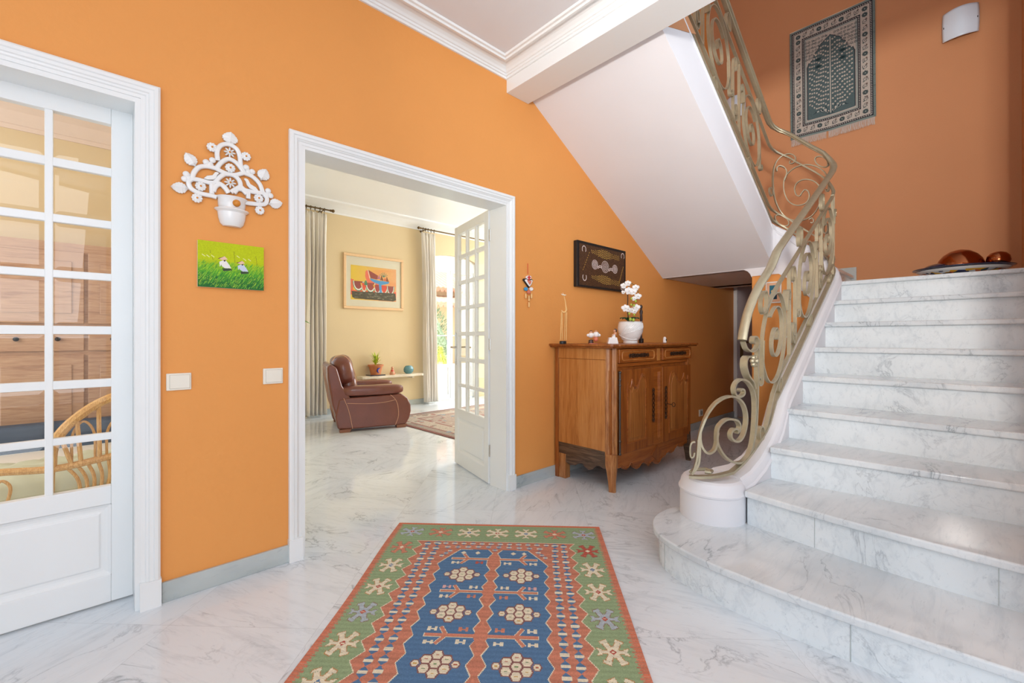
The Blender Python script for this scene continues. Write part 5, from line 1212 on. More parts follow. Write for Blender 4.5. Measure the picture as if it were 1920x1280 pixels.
for i, (a, b, s) in enumerate(((1105, 115, .022), (1165, 80, .022), (1275, 140, .024), (1180, 185, .030), (1240, 200, .024), (1305, 260, .024), (1250, 292, .018), (1100, 205, .014), (1130, 425, .028), (1165, 445, .020), (1220, 455, .022), (1283, 415, .026), (1258, 470, .018))):
    c = DP(a, b, OD - .03 - r.random() * .03); m = MB(); t0 = r.random()
    for k in range(5):
        an = PI / 2 + k * 2 * PI / 5 + .25 * (t0 - .5); big = k in (1, 4)
        rx = s * (.75 if big else .55); cc_ = c + (rdir * math.cos(an) + Vector((0, 0, 1)) * math.sin(an)) * s * .62 + vdir * .006 * (0 if big else 1)
        q_ = MB(); q_.ball((0, 0, 0), rx, rz=s * .5 if not big else s * .62, ry=.004, n=10, m=6)
        q_.apply(lambda v: tuple(cc_ + rdir * (v.x * math.cos(an) - v.z * math.sin(an)) + Vector((0, 0, 1)) * (v.x * math.sin(an) + v.z * math.cos(an)) + vdir * (v.y + .3 * (abs(v.x)) ))); m.merge(q_)
    fo = obj('orchid_flower', m, M['petal'], og)
    m = MB(); m.ball(c - vdir * .006, .0045, n=8, m=6); obj('flower_lip', m, M['travertine'], fo)
m = MB()
for a, b, s in ((1212, 292, .009), (1270, 328, .010), (1208, 376, .009), (1246, 388, .010), (1182, 502, .010), (1250, 516, .009), (1196, 580, .013), (1238, 588, .013)): m = MB(); m.ball(DP(a, b, OD - .06), s, rz=s * 1.15, n=10, m=8); obj('bud', m, M['bud'], og)
# statuette behind the pot, and small ornament
g = thing('carved_statuette', 'slim dark carved wooden statuette standing behind the orchid pot', 'statuette', (3.62, 2.17, ZT)); c = DP(1345, 880, 4.02); c.y = min(c.y, 2.3)
m = MB(); m.box(c.x - .017, c.y - .017, ZT, c.x + .017, c.y + .017, ZT + .04); obj('base', m, M['dark'], g, bevel=.003)
m = MB(); m.lathe([(0, .04), (.010, .04), (.008, .08), (.013, .13), (.010, .17), (.013, .22), (.011, .26), (.016, .285), (.012, .30), (.007, .31), (.013, .325), (.013, .34), (0, .355)], (c.x, c.y, ZT), 12); m.tube([(c.x - .012, c.y, ZT + .28), (c.x - .018, c.y - .008, ZT + .22), (c.x - .006, c.y - .014, ZT + .19)], .004, 6); obj('carved_figure', m, M['stone'], g)
g = thing('small_ornament', 'tiny white ornament standing alone at right end of buffet', 'ornament', (3.9, 2.10, ZT)); c = DP(1672, 890, 4.35)
m = MB(); m.lathe([(0, 0), (.017, 0), (.017, .02), (.015, .045), (.009, .055), (0, .057)], (c.x, min(c.y, 2.3), ZT), 14); obj('body', m, M['petal'], g)
m = MB(); m.box(c.x - .006, min(c.y, 2.3) - .020, ZT + .015, c.x + .004, min(c.y, 2.3) - .012, ZT + .035); obj('doorway_mark', m, M['dark'], g)

# ================================================================== HALL RUG
RT = Vector((1.324, 2.435, 0)); RU = Vector((.6976, -.7165, 0)); RV = Vector((-.7165, -.6976, 0))
RW, RL = 1.216, 1.78
cv = Canvas(RW, RL, 348, 508, '#d4714e')
GRN, ORG, BLU, CRM, RED, GRY, PNK = '#8fa67c', '#cd8064', '#4c76a0', '#e2d9bf', '#b9513f', '#aab6c0', '#d6a8a6'
def zig(x0, x1, v0, v1, per, ph=0.0):
    """zigzag vertical edge from v0 to v1 between x0 (valley) and x1 (peak)"""
    out = []; v = v0; k = 0
    while v < v1: out.append((x0 if k % 2 else x1, v)); v += per / 2; k += 1
    out.append((x0 if k % 2 else x1, v1)); return out
cv.mask((cv.X > .026) & (cv.X < RW - .026) & (cv.Y > .022) & (cv.Y < RL - .022), GRN)
k = 0; v = .03
while v < RL:                       # comb teeth along the long sides
    L = .014 if k % 2 else .004
    cv.mask((cv.Y > v) & (cv.Y < v + .0085) & ((cv.X < .026 + L) | (cv.X > RW - .026 - L)), ORG); v += .0125; k += 1
fl = zig(.206, .170, .226, 1.56, .1015); fr_ = zig(1.016, 1.048, .226, 1.56, .1015)
cv.poly(fl + [(p[0], p[1]) for p in fr_[::-1]], CRM)
cv.poly([(p[0] + .004, p[1] + (.003 if i == 0 else 0)) for i, p in enumerate(fl)] + [(p[0] - .004, p[1] + (.003 if i == len(fr_) - 1 else 0)) for i, p in list(enumerate(fr_))[::-1]], ORG)
for j in range(cv.ny):              # woven colour bands of the orange wool
    t = .9 + .16 * math.sin(j * .35 + 2 * math.sin(j * .05)) * .5 + .05 * rng.rand()
    row = cv.a[j]; m_ = (np.abs(row - np.array(lin(ORG))).sum(1) < 1e-6); row[m_] = np.clip(row[m_] * t, 0, 1)
def hexb(x, y, s=.0178, h=.0272):
    cv.poly([(x, y - h), (x + s, y - h * .25), (x + s, y + h * .25), (x, y + h), (x - s, y + h * .25), (x - s, y - h * .25)], BLU)
    cv.poly([(x - s, y - h * .26), (x + s, y - h * .26), (x + s * .95, y + h * .28), (x - s * .95, y + h * .28)], CRM)
v = .262
while v < 1.55:
    for xx in (.238, .984): hexb(xx, v)
    for xx in (.290, .932): hexb(xx + (.004 if v < .35 else 0), v - .006)
    v += .0545
for i in range(14): hexb(.285 + i * .0505, .250, .015, .017)
for i in range(10): hexb(.355 + i * .0555, .283 + .010 * abs(i - 4.5) / 4.5, .015, .017)
for i in range(3): hexb(.34 + i * .018, .335 + .026 * (2 - i), .013, .016); hexb(.882 - i * .018, .335 + .026 * (2 - i), .013, .016)
hexb(.614, .318, .014, .016)
def cell_edge(u0, d, v0, v1): return zig(u0, u0 + d, v0, v1, .096)
L0 = [(.432, .318), (.362, .43)] + zig(.362, .338, .47, 1.52, .096); L1 = [(.578, .316), (.604, .355), (.585, .40)] + zig(.606, .582, .47, 1.52, .096)
R0 = [(.658, .316), (.634, .355), (.652, .40)] + zig(.634, .658, .47, 1.52, .096); R1 = [(.79, .318), (.868, .43)] + zig(.868, .892, .47, 1.52, .096)
for a, b in ((L0, L1), (R0, R1)):
    cx = (a[0][0] + b[0][0]) / 2
    cv.poly([(p[0] - .004, p[1] - .002) for p in a] + [(p[0] + .004, p[1] - .002) for p in b[::-1]], CRM); cv.poly(a + b[::-1], BLU)
def capi(cx, cy, col, mono=None):
    def Hs(x, y, c):
        cv.poly([(x - .019, y - .012), (x - .007, y - .012), (x - .007, y - .003), (x + .007, y - .003), (x + .007, y - .012), (x + .019, y - .012), (x + .019, y + .012), (x + .007, y + .012), (x + .007, y + .003), (x - .007, y + .003), (x - .007, y + .012), (x - .019, y + .012)], c)
    Hs(cx, cy, col)
for r_ in range(5):
    va = .413 + .2885 * r_
    if va > 1.53: break
    for wd, c_ in ((.021, CRM), (.015, ORG)):
        cv.line([(.402 - (wd - .015) * .5, va), (.838 + (wd - .015) * .5, va)], wd, c_)
        for s, bx in ((-1, .485), (1, .752)):
            cv.line([(bx, va), (bx + s * -.0 + s * .030 * -1 * -1 * .6, va - .045)], wd * .9, c_) if False else cv.line([(bx, va), (bx + s * .028, va - .048)], wd * .9, c_)
            cv.line([(bx, va), (bx + s * .034, va + .050)], wd * .9, c_)
    sp = [CRM, PNK, ORG, RED]
    for x, o_, c_ in ((.425, -.034, PNK if r_ % 2 else CRM), (.548, -.034, CRM if r_ % 2 else ORG), (.425, .040, CRM), (.548, .036, ORG if r_ % 2 else CRM), (.690, -.034, CRM if r_ % 2 else ORG), (.815, -.034, PNK if r_ % 2 else CRM), (.690, .040, ORG if r_ % 2 else CRM), (.818, .040, CRM)):
        if r_ == 0 and o_ < 0: continue
        capi(x, va + o_, RED if (r_ == 0 and x == .548) else c_)
    # spine lozenge
    cv.poly([(.619, va - .085), (.650, va), (.619, va + .085), (.588, va)], ORG)
    for cx in (.477, .762):
        cy = va + .149
        if cy > 1.5: continue
        for wd, c_ in ((1.22, '#8a5a54'), (.92, CRM)):
            for dx, dy, q_ in ((0, 0, 1), (0, -.043, 1), (0, .043, 1), (.036, -.0215, 1), (-.036, -.0215, 1), (.036, .0215, 1), (-.036, .0215, 1), (.072, 0, .72), (-.072, 0, .72)):
                s = .0205 * wd * q_; x, y = cx + dx, cy + dy
                cv.poly([(x - s, y), (x - s * .55, y - s), (x + s * .55, y - s), (x + s, y), (x + s * .55, y + s), (x - s * .55, y + s)], c_)
        for i_, (dx, dy) in enumerate(((0, 0), (0, -.043), (0, .043), (.036, -.0215), (-.036, -.0215), (.036, .0215), (-.036, .0215), (.072, 0), (-.072, 0))):
            cv.line([(cx + dx - .006, cy + dy), (cx + dx + .006, cy + dy)], .004, ['#7c9560', '#b8603f', '#c9a24a'][i_ % 3])
for cx in (.452, .527, .715, .772):
    cv.poly([(cx - .014, .352), (cx, .335), (cx + .014, .352), (cx, .369)], CRM)
def star(cx, cy, c_, c2, rot=0.0):
    T = lambda pts: [(cx + x * math.cos(rot) - y * math.sin(rot), cy + x * math.sin(rot) + y * math.cos(rot)) for x, y in pts]
    for grow, col in ((.0035, '#b98a55' if c_ == CRM else '#8d7a62'), (0, c_)):
        for sx in (-1, 1):
            for sy in (-1, 1):
                cv.line(T([(sx * .008, sy * .010), (sx * .024, sy * .046)]), .019 + grow * 2, col)
                cv.poly(T([(sx * .012, sy * .052), (sx * (.040 + grow), sy * .040), (sx * (.043 + grow), sy * (.052 + grow)), (sx * .018, sy * (.066 + grow))]), col)
            cv.line(T([(0, 0), (sx * .046, 0)]), .013 + grow * 2, col)
            cv.poly(T([(sx * .040, -.013 - grow), (sx * (.060 + grow), -.019 - grow), (sx * .050, 0), (sx * (.060 + grow), .019 + grow), (sx * .040, .013 + grow)]), col)
        cv.poly(T([(-.030 - grow, 0), (0, -.030 - grow), (.030 + grow, 0), (0, .030 + grow)]), col)
    cv.poly(T([(-.013, 0), (0, -.015), (.013, 0), (0, .015)]), c2); cv.line(T([(-.006, 0), (.006, 0)]), .005, '#e8ddc0')
cols = [(GRY, RED), (ORG, CRM), (CRM, BLU), (CRM, RED), (CRM, BLU), (ORG, CRM), (GRY, RED)]
for i, (c_, c2) in enumerate(cols): star(.113 + i * .166, .116, c_, c2, PI / 2)
sl = [(ORG, CRM), (CRM, BLU), (CRM, RED), (GRY, RED), (CRM, RED), (CRM, BLU), (ORG, CRM), (CRM, RED)]; srr = [(RED, CRM), (CRM, BLU), (CRM, RED), (GRY, RED), (CRM, RED), (CRM, BLU), (ORG, CRM), (CRM, RED)]
for i in range(7):
    star(.108, .308 + .1865 * i, *sl[i], 0); star(1.110, .305 + .1865 * i, *srr[i], 0)
# irregular dye and weave
nzz = rng.rand(cv.ny, cv.nx); cv.a = cv.a * .93 + .07 * cv.a.mean(2, keepdims=True) + .012; cv.a *= (.98 + .22 * nzz)[..., None] * (.96 + .06 * np.sin(np.arange(cv.ny) * .9))[:, None, None]; cv.a = np.clip(cv.a, 0, 1)
def rug_pt(u, v):
    w_ = .006 * math.sin(v * 5.0 + .6) if u < .3 else 0
    p = RT + RU * (u - w_ * (1 - u / .3) if u < .3 else u) + RV * v; return (p.x, p.y, .0085)
rg = thing('kilim_rug', 'green, orange and blue kilim rug with star motifs on the hall marble floor', 'rug', tuple(RT))
cv.mesh(rug_pt, 'woven_field', M['kilim'], rg, thick=.008)
m = MB()
for k in range(150):
    u = .004 + (RW - .008) * k / 149; p = RT + RU * u; q_ = RT + RU * (u + .004 * math.sin(k * 3.1)) - RV * (.012 + .006 * math.sin(k * 1.7) ** 2)
    m.tube([(p.x, p.y, .006), (q_.x, q_.y, .0025)], .0013, 4)
f_ = obj('warp_fringe', m, M['fringe'], rg); f_['kind'] = 'stuff'

# ================================================================== UPPER WALL: TAPESTRY, LAMPS
XF = 5.80
TW, TH = .765, 1.235
cv = Canvas(TW, TH, 190, 306, '#7d8b87')
CR, DK, TL_ = '#bfb7ad', '#33353c', '#55676a'
cv.mask((cv.X > .022) & (cv.X < TW - .022) & (cv.Y > .022) & (cv.Y < TH - .022), DK)
cv.mask((cv.X > .046) & (cv.X < TW - .046) & (cv.Y > .046) & (cv.Y < TH - .046), CR)
cv.mask((cv.X > .122) & (cv.X < TW - .122) & (cv.Y > .122) & (cv.Y < TH - .122), DK)
cv.mask((cv.X > .144) & (cv.X < TW - .144) & (cv.Y > .144) & (cv.Y < TH - .144), '#9aa19c')
cv.mask((cv.X > .160) & (cv.X < TW - .160) & (cv.Y > .160) & (cv.Y < TH - .160), CR)
def chain(x0, y0, x1, y1):
    n = int(math.hypot(x1 - x0, y1 - y0) / .018)
    for i in range(n): t = (i + .5) / n; cv.ell(x0 + (x1 - x0) * t, y0 + (y1 - y0) * t, .0055, .0055, '#b9b2aa')
for q in (.034, .133): chain(q, q, TW - q, q); chain(q, TH - q, TW - q, TH - q); chain(q, q, q, TH - q); chain(TW - q, q, TW - q, TH - q)
def scroll(x, y, r, c, s=1, a0=0):
    pts = [(x + r * (1 - k / 26) * math.cos(a0 + s * k * .42), y + r * (1 - k / 26) * math.sin(a0 + s * k * .42)) for k in range(22)]
    cv.line(pts, .0048, c)
def border(x0, y0, x1, y1):
    n = max(3, int(math.hypot(x1 - x0, y1 - y0) / .066))
    for i in range(n + 1):
        t = i / n; x, y = x0 + (x1 - x0) * t, y0 + (y1 - y0) * t
        if i % 3 == 0:
            for k in range(8): cv.ell(x + .017 * math.cos(k * PI / 4), y + .017 * math.sin(k * PI / 4), .008, .008, '#4e5a5a')
            cv.ell(x, y, .015, .015, '#39464a'); cv.ell(x, y, .007, .007, '#8f9a95')
        else:
            scroll(x, y, .024, '#3f4a50', 1 if i % 2 else -1, i * 1.3); cv.ell(x + .012, y - .02, .007, .010, '#6d5f58'); cv.ell(x - .014, y + .018, .008, .006, '#55605f')
q = .084; border(q, q, TW - q, q); border(q, TH - q, TW - q, TH - q); border(q, q + .06, q, TH - q - .06); border(TW - q, q + .06, TW - q, TH - q - .06)
X0, X1, Y0_, Y1_ = .172, TW - .172, .172, TH - .172; cx = TW / 2
for _ in range(3):
    pass
rr = random.Random(3)
for sx in (-1, 1):
    for a in range(7):
        for b in range(6):
            x = cx + sx * (.04 + a * .03); y = Y0_ + .02 + b * .038
            scroll(x, y, .014, '#4a565a', sx, rr.uniform(0, 6))
arch = [(0, 0), (.03, .022), (.055, .045), (.08, .06), (.10, .09), (.105, .115), (.13, .13), (.15, .17), (.145, .20), (.17, .215), (.195, .23), (.205, .26)]
P1 = [(cx + x, Y0_ + .028 + y) for x, y in arch] + [(X1, Y0_ + .30), (X1, Y1_), (X0, Y1_), (X0, Y0_ + .30)] + [(cx - x, Y0_ + .028 + y) for x, y in arch[::-1]]
cv.poly([(cx + (x - cx) * 1.03, y - .006) for x, y in P1], DK); cv.poly(P1, TL_)
for sx in (-1, 1):                      # tree of life: blossoming boughs
    for k in range(17):
        y0 = Y1_ - .05 - k * .050; L = .21 * min(1, .35 + (17 - k) * .06) if k > 10 else .205
        for d in range(int(L / .021)):
            u = (d + 1) * .021; y = y0 - .11 * (u / .2) ** 1.3 + .012 * math.sin(u * 60 + k) + (.05 if k > 12 else 0) * (u / .2)
            x = cx + sx * u
            if y > Y0_ + .05 + max(0, (abs(x - cx) - .03)) * 1.1 and X0 + .008 < x < X1 - .008 and y < Y1_ - .01:
                cv.ell(x, y, .0078, .0085, '#d3ccbf'); cv.ell(x, y, .0032, .0036, '#8a6f63')
    for k in range(5):
        cv.line([(cx + sx * .01, Y1_ - .015), (cx + sx * (.03 + k * .02), Y1_ - .05 - k * .006), (cx + sx * (.045 + k * .028), Y1_ - .10 + k * .012)], .005, '#b6bdb8' if k % 2 else '#27363c')
    for yy in (.42, .50): cv.ell(cx + sx * .11, yy, .032, .020, '#385054'); cv.ell(cx + sx * .11, yy, .018, .010, '#27393d')
    cv.line([(cx + sx * .13, Y0_ + .20), (cx + sx * .145, Y0_ + .17), (cx + sx * .155, Y0_ + .165)], .010, '#c9c2b4')
cv.line([(cx, Y0_ + .05), (cx, Y1_ - .02)], .0055, '#c9c6ba')
cv.mask((cv.X < .022) & (np.sin(cv.Y * 500) > .4), '#5d6a68'); cv.mask((cv.X > TW - .022) & (np.sin(cv.Y * 500) > .4), '#5d6a68')
cv.a *= (.85 + .2 * rng.rand(cv.ny, cv.nx))[..., None]
tp_ = thing('tapestry', 'fringed tree of life tapestry in slate blue and cream on the stairwell wall', 'tapestry', (XF, 1.12, 4.02))
TT = lambda u, v: (XF - .012 - .006 * math.sin(u * 7 + v * 3) ** 2, 1.503 - u - .010 * (v / TH), 4.655 - v - .012 * (1 - abs(u - .38) / .38) * (1 if v > 1.0 else 0))
cv.mesh(TT, 'woven_panel', M['pile'], tp_)
m = MB(); r = random.Random(6)
for k in range(170):
    u = .01 + (TW - .02) * k / 169
    if .345 < u < .362: continue
    p = TT(u, TH); L = .075 + r.uniform(-.008, .008); m.tube([p, (p[0] - .002, p[1] + r.uniform(-.003, .003), p[2] - L * .5), (p[0], p[1] + r.uniform(-.005, .005), p[2] - L)], .0019, 4)
f_ = obj('fringe', m, M['fringe'], tp_); f_['kind'] = 'stuff'
m = MB(); m.box(XF - .012, .74, 4.64, XF, 1.50, 4.66); obj('hanging_strip', m, M['mount'], tp_)

def wall_lamp(yc, zc, label):
    t = thing('wall_lamp', label, 'wall lamp', (XF, yc, zc), 'frosted glass wall lamps in the stairwell')
    m = MB(); m.box(XF - .03, yc - .06, zc - .07, XF, yc + .06, zc + .07); obj('back_plate', m, M['silver'], t, bevel=.004)
    m = MB(); vs = []; nx, nz = 14, 14
    for j in range(nz + 1):
        for i in range(nx + 1):
            u = i / nx * 2 - 1; v = j / nz * 2 - 1
            y = yc + .115 * u * (1 + .04 * (1 - v * v)); z = zc + .128 * v * (1 + .06 * (1 - u * u)); vs.append((XF - .035 - .045 * (1 - u * u), y, z))
    m.add(vs, [(j * (nx + 1) + i, j * (nx + 1) + i + 1, (j + 1) * (nx + 1) + i + 1, (j + 1) * (nx + 1) + i) for j in range(nz) for i in range(nx)], True)
    o = obj('glass_shade', m, M['frost'], t); sd = o.modifiers.new('s', 'SOLIDIFY'); sd.thickness = .006; sd.offset = 0
    for s in (-1, 1): m = MB(); m.box(XF - .048, yc + s * .105 - .007, zc - .008, XF - .028, yc + s * .105 + .007, zc + .008); obj('clip', m, M['dark'], t)
    return t
l1 = wall_lamp(.125, 4.045, 'curved frosted glass wall lamp right of the tapestry')
def dup(root, loc, label):
    r = root.copy(); C.objects.link(r); r.location = loc; r['label'] = label
    for ch in list(root.children):
        c = ch.copy(); C.objects.link(c); c.parent = r
    return r
dup(l1, (XF, 2.09, 4.02), 'curved frosted glass wall lamp seen through the upper railing bars')

# ================================================================== LANDING: PLATTER AND COPPER
PX, PY, PZ = 4.90, .10, 1.62
t = NT('painted_faience'); v = t.pos((26, 26, 40)); vo = t.new('ShaderNodeTexVoronoi'); vo.inputs['Scale'].default_value = 1.0; t.link(v, vo.inputs[0])
sp = t.new('ShaderNodeSeparateColor'); t.link(vo.outputs['Color'], sp.inputs[0])
t.col(t.ramp(sp.outputs[0], [(0, lin('#24305a')), (.22, lin('#c9ccd0')), (.45, lin('#e0a92c')), (.62, lin('#c8673a')), (.74, lin('#c9ccd0')), (.88, lin('#2f4a55'))], 'CONSTANT')).set(.25, 0, .5, .3); M['faience'] = t.m
pl = thing('platter', 'large painted ceramic platter with dark blue rim on the stair landing', 'platter', (PX, PY, PZ))
m = MB(); m.lathe([(0, 0), (.13, 0), (.14, .006), (.20, .026), (.245, .048), (.252, .056), (.20, .040), (.12, .02), (0, .018)], (PX, PY, PZ), 48); obj('painted_bowl', m, M['faience'], pl)
m = MB(); m.lathe([(.236, .042), (.262, .058), (.285, .066), (.286, .071), (.262, .068), (.236, .052), (.236, .042)], (PX, PY, PZ), 48); obj('rim', m, M['dkblue'], pl)
m = MB(); m.lathe([(.2365, .0405), (.262, .0565), (.262, .0560), (.2365, .040)], (PX, PY, PZ), 48); obj('white_band', m, M['ceramic'], pl)
cp = thing('copper_bowl', 'large shiny dark copper bowl upturned on the painted platter', 'bowl', (PX, .10, PZ + .05))
tl = lambda p: (p[0], p[1], p[2])
m = MB(); m.lathe([(.135, 0), (.140, .01), (.138, .045), (.124, .085), (.098, .122), (.06, .150), (.02, .163), (0, .164)], (PX + .02, .108, PZ + .055), 40); obj('bowl', m, M['copper'], cp)
m = MB(); m.tube([(PX + .02 + .137 * math.cos(a), .108 + .137 * math.sin(a), PZ + .058) for a in [k * PI / 20 for k in range(41)]], .005, 8, False); obj('rolled_rim', m, M['copper'], cp)
cp = thing('copper_pot', 'small round copper pot at the right edge of the platter', 'pot', (PX - .05, -.093, PZ + .06))
m = MB(); m.lathe([(0, 0), (.03, 0), (.056, .02), (.066, .05), (.061, .083), (.042, .106), (.016, .116), (0, .117)], (PX, -.093, PZ + .056), 30); obj('body', m, M['copper'], cp)
cp = thing('copper_dish', 'dark copper dish lying tipped at the left of the platter', 'dish', (PX, .28, PZ + .06))
m = MB(); m.lathe([(.0, .022), (.04, .02), (.07, .006), (.078, 0), (.078, .004), (.07, .012), (.04, .028), (0, .03)], (PX - .10, .258, PZ + .060), 30, fn=lambda p: (p[0], p[1], p[2] + (p[1] - .258) * -.25 + .012)); obj('dish', m, M['dkblue'], cp)
for i, (y, r_, lb) in enumerate(((.215, .019, 'small polished copper ball at left of the copper bowl'), (-.022, .020, 'small polished copper ball between the copper bowl and pot'))):
    m = MB(); m.ball((PX - .13 + .05 * i, y - .03 * (1 - i), PZ + .052 + r_), r_, n=18, m=12); tag(obj('copper_ball', m, M['copper'], origin=(PX - .1, y, PZ + .05)), lb, 'ball', 'copper balls on the platter')

# ================================================================== BELOW THE LANDING
pc = thing('small_picture', 'small framed blue print on orange wall under the stairs, seen through railing', 'picture', (4.56, 1.313, 1.567))
m = MB(); m.box(4.545, 1.248, 1.468, 4.56, 1.378, 1.668); obj('frame', m, M['ceramic'], pc, bevel=.002)
m = MB(); m.box(4.543, 1.258, 1.478, 4.546, 1.368, 1.658); obj('mount', m, plain('peach_mount', '#e8b995', .8), pc)
cv = Canvas(.062, .13, 24, 48, '#2c6f86'); cv.poly([(0, .13), (.062, .13), (.062, .09), (.03, .07), (0, .10)], '#1c3f52'); cv.ell(.03, .055, .018, .012, '#e3c06a')
cv.mesh(lambda u, v: (4.5425, 1.344 - u, 1.633 - v), 'print', M['paint'], pc)
sf = thing('wall_shelf', 'thin white shelf on orange wall under the stairs, seen through railing', 'shelf', (4.56, 1.15, 1.155))
m = MB(); m.box(4.45, .96, 1.145, 4.56, 1.29, 1.163); obj('board', m, M['gloss'], sf, bevel=.003)
for y in (1.02, 1.22): m = MB(); m.yz([(y, 1.145), (y + .012, 1.145), (y + .012, 1.10), (y, 1.10)], 4.54, 4.56); obj('bracket', m, M['gloss'], sf)
vs_ = thing('clay_figurine', 'brown striped clay figurine on the thin white shelf', 'figurine', (4.51, 1.165, 1.163))
m = MB(); m.lathe([(0, 0), (.022, 0), (.026, .03), (.018, .07), (.022, .10), (.012, .125), (0, .135)], (4.51, 1.165, 1.163), 16); obj('body', m, M['terracotta'], vs_)
m = MB()
for k in range(5): m.tube([(4.51 + .0245 * math.cos(a), 1.165 + .0245 * math.sin(a), 1.178 + k * .018) for a in [q_ * PI / 8 for q_ in range(17)]], .003, 5, False)
obj('stripes', m, M['brownhair'], vs_)
# door at the end of the passage
m = MB(); m.box(6.60, 2.37, 0, 6.66, YW - .002, 2.1); m.box(6.60, 1.45, 0, 6.66, 1.50, 2.1); m.box(6.60, 1.45, 2.05, 6.66, YW - .002, 2.1); d3 = struct('door_3', m, M['gloss'], bevel=.003)
m = MB(); m.box(6.625, 1.50, .01, 6.655, 2.37, 2.05); obj('leaf', m, M['doorgrey'], d3, bevel=.002)
m = MB(); m.box(6.615, 2.295, .86, 6.626, 2.335, 1.24); obj('handle_plate', m, M['brass_d'], d3, bevel=.003)
m = MB(); m.tube([(6.62, 2.315, 1.08), (6.575, 2.315, 1.08), (6.565, 2.29, 1.08), (6.565, 2.20, 1.08)], .009, 8); obj('lever_handle', m, M['brass_d'], d3)

# ================================================================== ROOM BEHIND THE GLAZED DOOR
w = MB(); w.box(-3.0, 5.55, 0, .5, 5.7, 3.2); struct('wall_dining_far', w, M['yellow'])
w = MB(); w.box(-3.0, YB, 3.10, .5, 5.7, 3.2); struct('ceiling_dining', w, M['pink_bounce'])
w = MB(); pr = [(0, .0), (0, -.20), (.014, -.20), (.018, -.165), (.03, -.16), (.05, -.13), (.08, -.07), (.14, -.03), (.20, -.015), (.21, -.02), (.23, -.02), (.24, 0)]
w.sweep([(-3.0, 5.55, 3.10), (.5, 5.55, 3.10)], pr); struct('trim_7', w, M['pink_bounce'])
cb = thing('cupboard', 'tall red pine cupboard with panelled doors behind the glazed door', 'cupboard', (-.55, 5.25, 0))
CX0, CX1, CY = -1.75, .42, 5.0
m = MB(); m.box(CX0, CY + .02, 0, CX1, 5.50, 1.86); obj('carcass', m, M['pine'], cb)
m = MB(); m.sweep([(CX0, 5.5, 1.86), (CX0, CY + .02, 1.86), (CX1, CY + .02, 1.86)][1:], [(0, 0), (-.02, 0), (-.03, .02), (-.05, .035), (-.05, .05), (0, .05)]); obj('cornice', m, M['pine'], cb)
n4 = 4; cw = (CX1 - CX0) / n4
for i in range(n4):
    a, b = CX0 + i * cw + .012, CX0 + (i + 1) * cw - .012
    for z0, z1, kind in ((1.26, 1.84, 'door'), (1.04, 1.23, 'drawer'), (.06, 1.01, 'door')):
        m = MB(); m.box(a, CY, z0, b, CY + .02, z1); o = obj(kind, m, M['pine'], cb, bevel=.004)
        if kind == 'door':
            m = MB(); m.box(a + .07, CY - .010, z0 + .08, b - .07, CY, z1 - .08); obj('door_panel', m, M['pine'], o, bevel=.009, seg=1)
        else:
            for xx in ((a + b) / 2 - .11, (a + b) / 2 + .11): m = MB(); m.ball((xx, CY - .014, (z0 + z1) / 2), .017); obj('knob', m, M['black'], o)
# low sofa in front of the cupboard
so = thing('low_sofa', 'low dark blue sofa in front of the pine cupboard', 'sofa', (-.6, 4.45, 0))
m = MB(); m.box(-1.5, 4.37, .06, .30, 4.92, .24); obj('base', m, M['marine'], so, bevel=.03)
m = MB(); m.box(-1.48, 4.36, .24, .28, 4.77, .31); obj('seat_cushion', m, M['curtain'], so, bevel=.03)
m = MB(); m.box(-1.48, 4.74, .24, .28, 4.93, .50); obj('back_cushion', m, M['marine'], so, bevel=.04)
for x_ in (-1.42, .22):
    for y_ in (4.42, 4.86): m = MB(); m.box(x_ - .03, y_ - .03, 0, x_ + .03, y_ + .03, .06); obj('foot', m, M['dark'], so)
# rattan seat
rc = thing('rattan_chair', 'rattan chair with sage cushion right behind the glazed door', 'chair', (-.1, 3.75, 0))
def cane(pts, r, name='cane', n=5, sm=True): m = MB(); m.tube(spline(pts, n) if sm else pts, r, 8); return obj(name, m, M['rattan'], rc)
RYB = 3.62
cane([(-.235, RYB, .38), (-.225, RYB, .52), (-.17, RYB, .63), (-.06, RYB, .735), (.06, RYB, .795), (.20, RYB, .82), (.34, RYB, .79), (.44, RYB, .70), (.47, RYB, .5), (.46, RYB, .36)], .026, 'back_hoop')
cane([(-.70, RYB + .05, .42), (-.45, RYB + .02, .415), (-.22, RYB, .395), (.0, RYB, .42), (.22, RYB, .45), (.46, RYB, .42)], .020, 'back_rail')
for x0, x1, zt in ((-.15, -.20, .60), (-.11, -.13, .70), (-.03, -.035, .74), (.05, .05, .79), (.12, .16, .81), (.2, .26, .80), (.28, .38, .74)):
    cane([(x0, RYB - .004, .41), ((x0 + x1) / 2, RYB - .012, (.41 + zt) / 2), (x1, RYB, zt)], .011, 'spindle')
for x0 in (-.10, .05, .20): cane([(x0 - .05, RYB + .01, .42), (x0 - .045, RYB + .01, .58), (x0, RYB + .01, .65), (x0 + .045, RYB + .01, .58), (x0 + .05, RYB + .01, .42)], .007, 'loop')
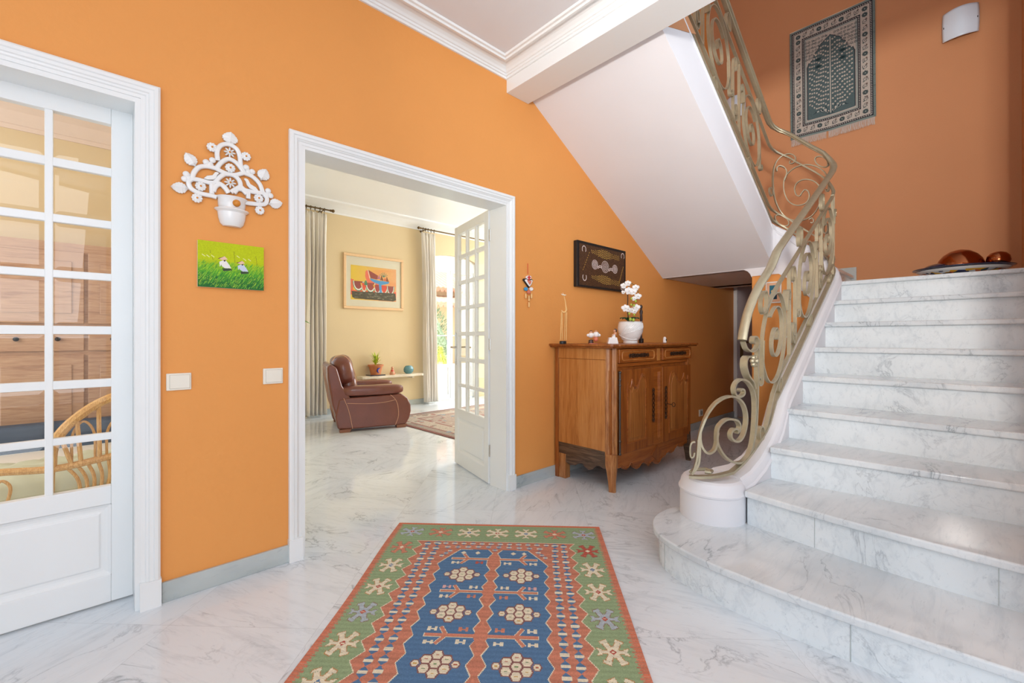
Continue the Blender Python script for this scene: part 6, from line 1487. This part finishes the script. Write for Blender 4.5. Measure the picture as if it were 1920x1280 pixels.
for k in range(9):
    x0 = -.17 + k * .045; x1 = -.09 + k * .022; cane([(x0, RYB, .395 + .015 * (k / 9)), ((x0 + x1) / 2 + .01, RYB, .30), (x1 - .02, RYB + .01, .12)], .009, 'lower_spindle')
cane([(-.235, RYB, .42), (-.24, RYB, .2), (-.25, RYB, 0)], .020, 'leg'); cane([(.46, RYB, .42), (.46, RYB, .2), (.47, RYB, 0)], .020, 'leg')
cane([(-.70, RYB + .7, .40), (-.70, RYB + .7, 0)], .020, 'leg', sm=False); cane([(.44, RYB + .7, .36), (.44, RYB + .7, 0)], .020, 'leg', sm=False); cane([(-.70, RYB + .05, .42), (-.71, RYB + .05, 0)], .020, 'leg', sm=False)
cane([(-.46, RYB - .01, .14), (-.45, RYB - .01, .30), (-.42, RYB - .01, .37), (-.385, RYB - .01, .33), (-.40, RYB - .01, .24), (-.44, RYB - .01, .16)], .008, 'loop')
for x0 in (-.70, ): cane([(x0, RYB + .05, .42), (x0, RYB + .4, .44), (x0, RYB + .7, .40)], .020, 'arm')
cane([(-.70, RYB + .05, .22), (.46, RYB + .05, .22)], .016, 'seat_rail', sm=False); cane([(-.70, RYB + .7, .22), (.46, RYB + .7, .22)], .016, 'seat_rail', sm=False)
m = MB(); vs = []; nx, ny = 36, 24
for j in range(ny + 1):
    for i in range(nx + 1):
        u = i / nx; v = j / ny; e = min(1, 8 * min(u, 1 - u, v, 1 - v)); x = -.68 + 1.12 * u; y = RYB + .05 + .62 * v
        vs.append((x, y, .25 + .10 * math.sqrt(e) + .012 * e * math.sin(u * 38 + 6 * math.sin(v * 5)) + .010 * e * math.sin(v * 25 + u * 9)))
m.add(vs, [(j * (nx + 1) + i, j * (nx + 1) + i + 1, (j + 1) * (nx + 1) + i + 1, (j + 1) * (nx + 1) + i) for j in range(ny) for i in range(nx)], True)
m2 = MB(); m2.box(-.68, RYB + .05, .225, .44, RYB + .67, .252); o = obj('cushion', m, M['cushion'], rc); obj('cushion_base', m2, M['cushion'], rc)
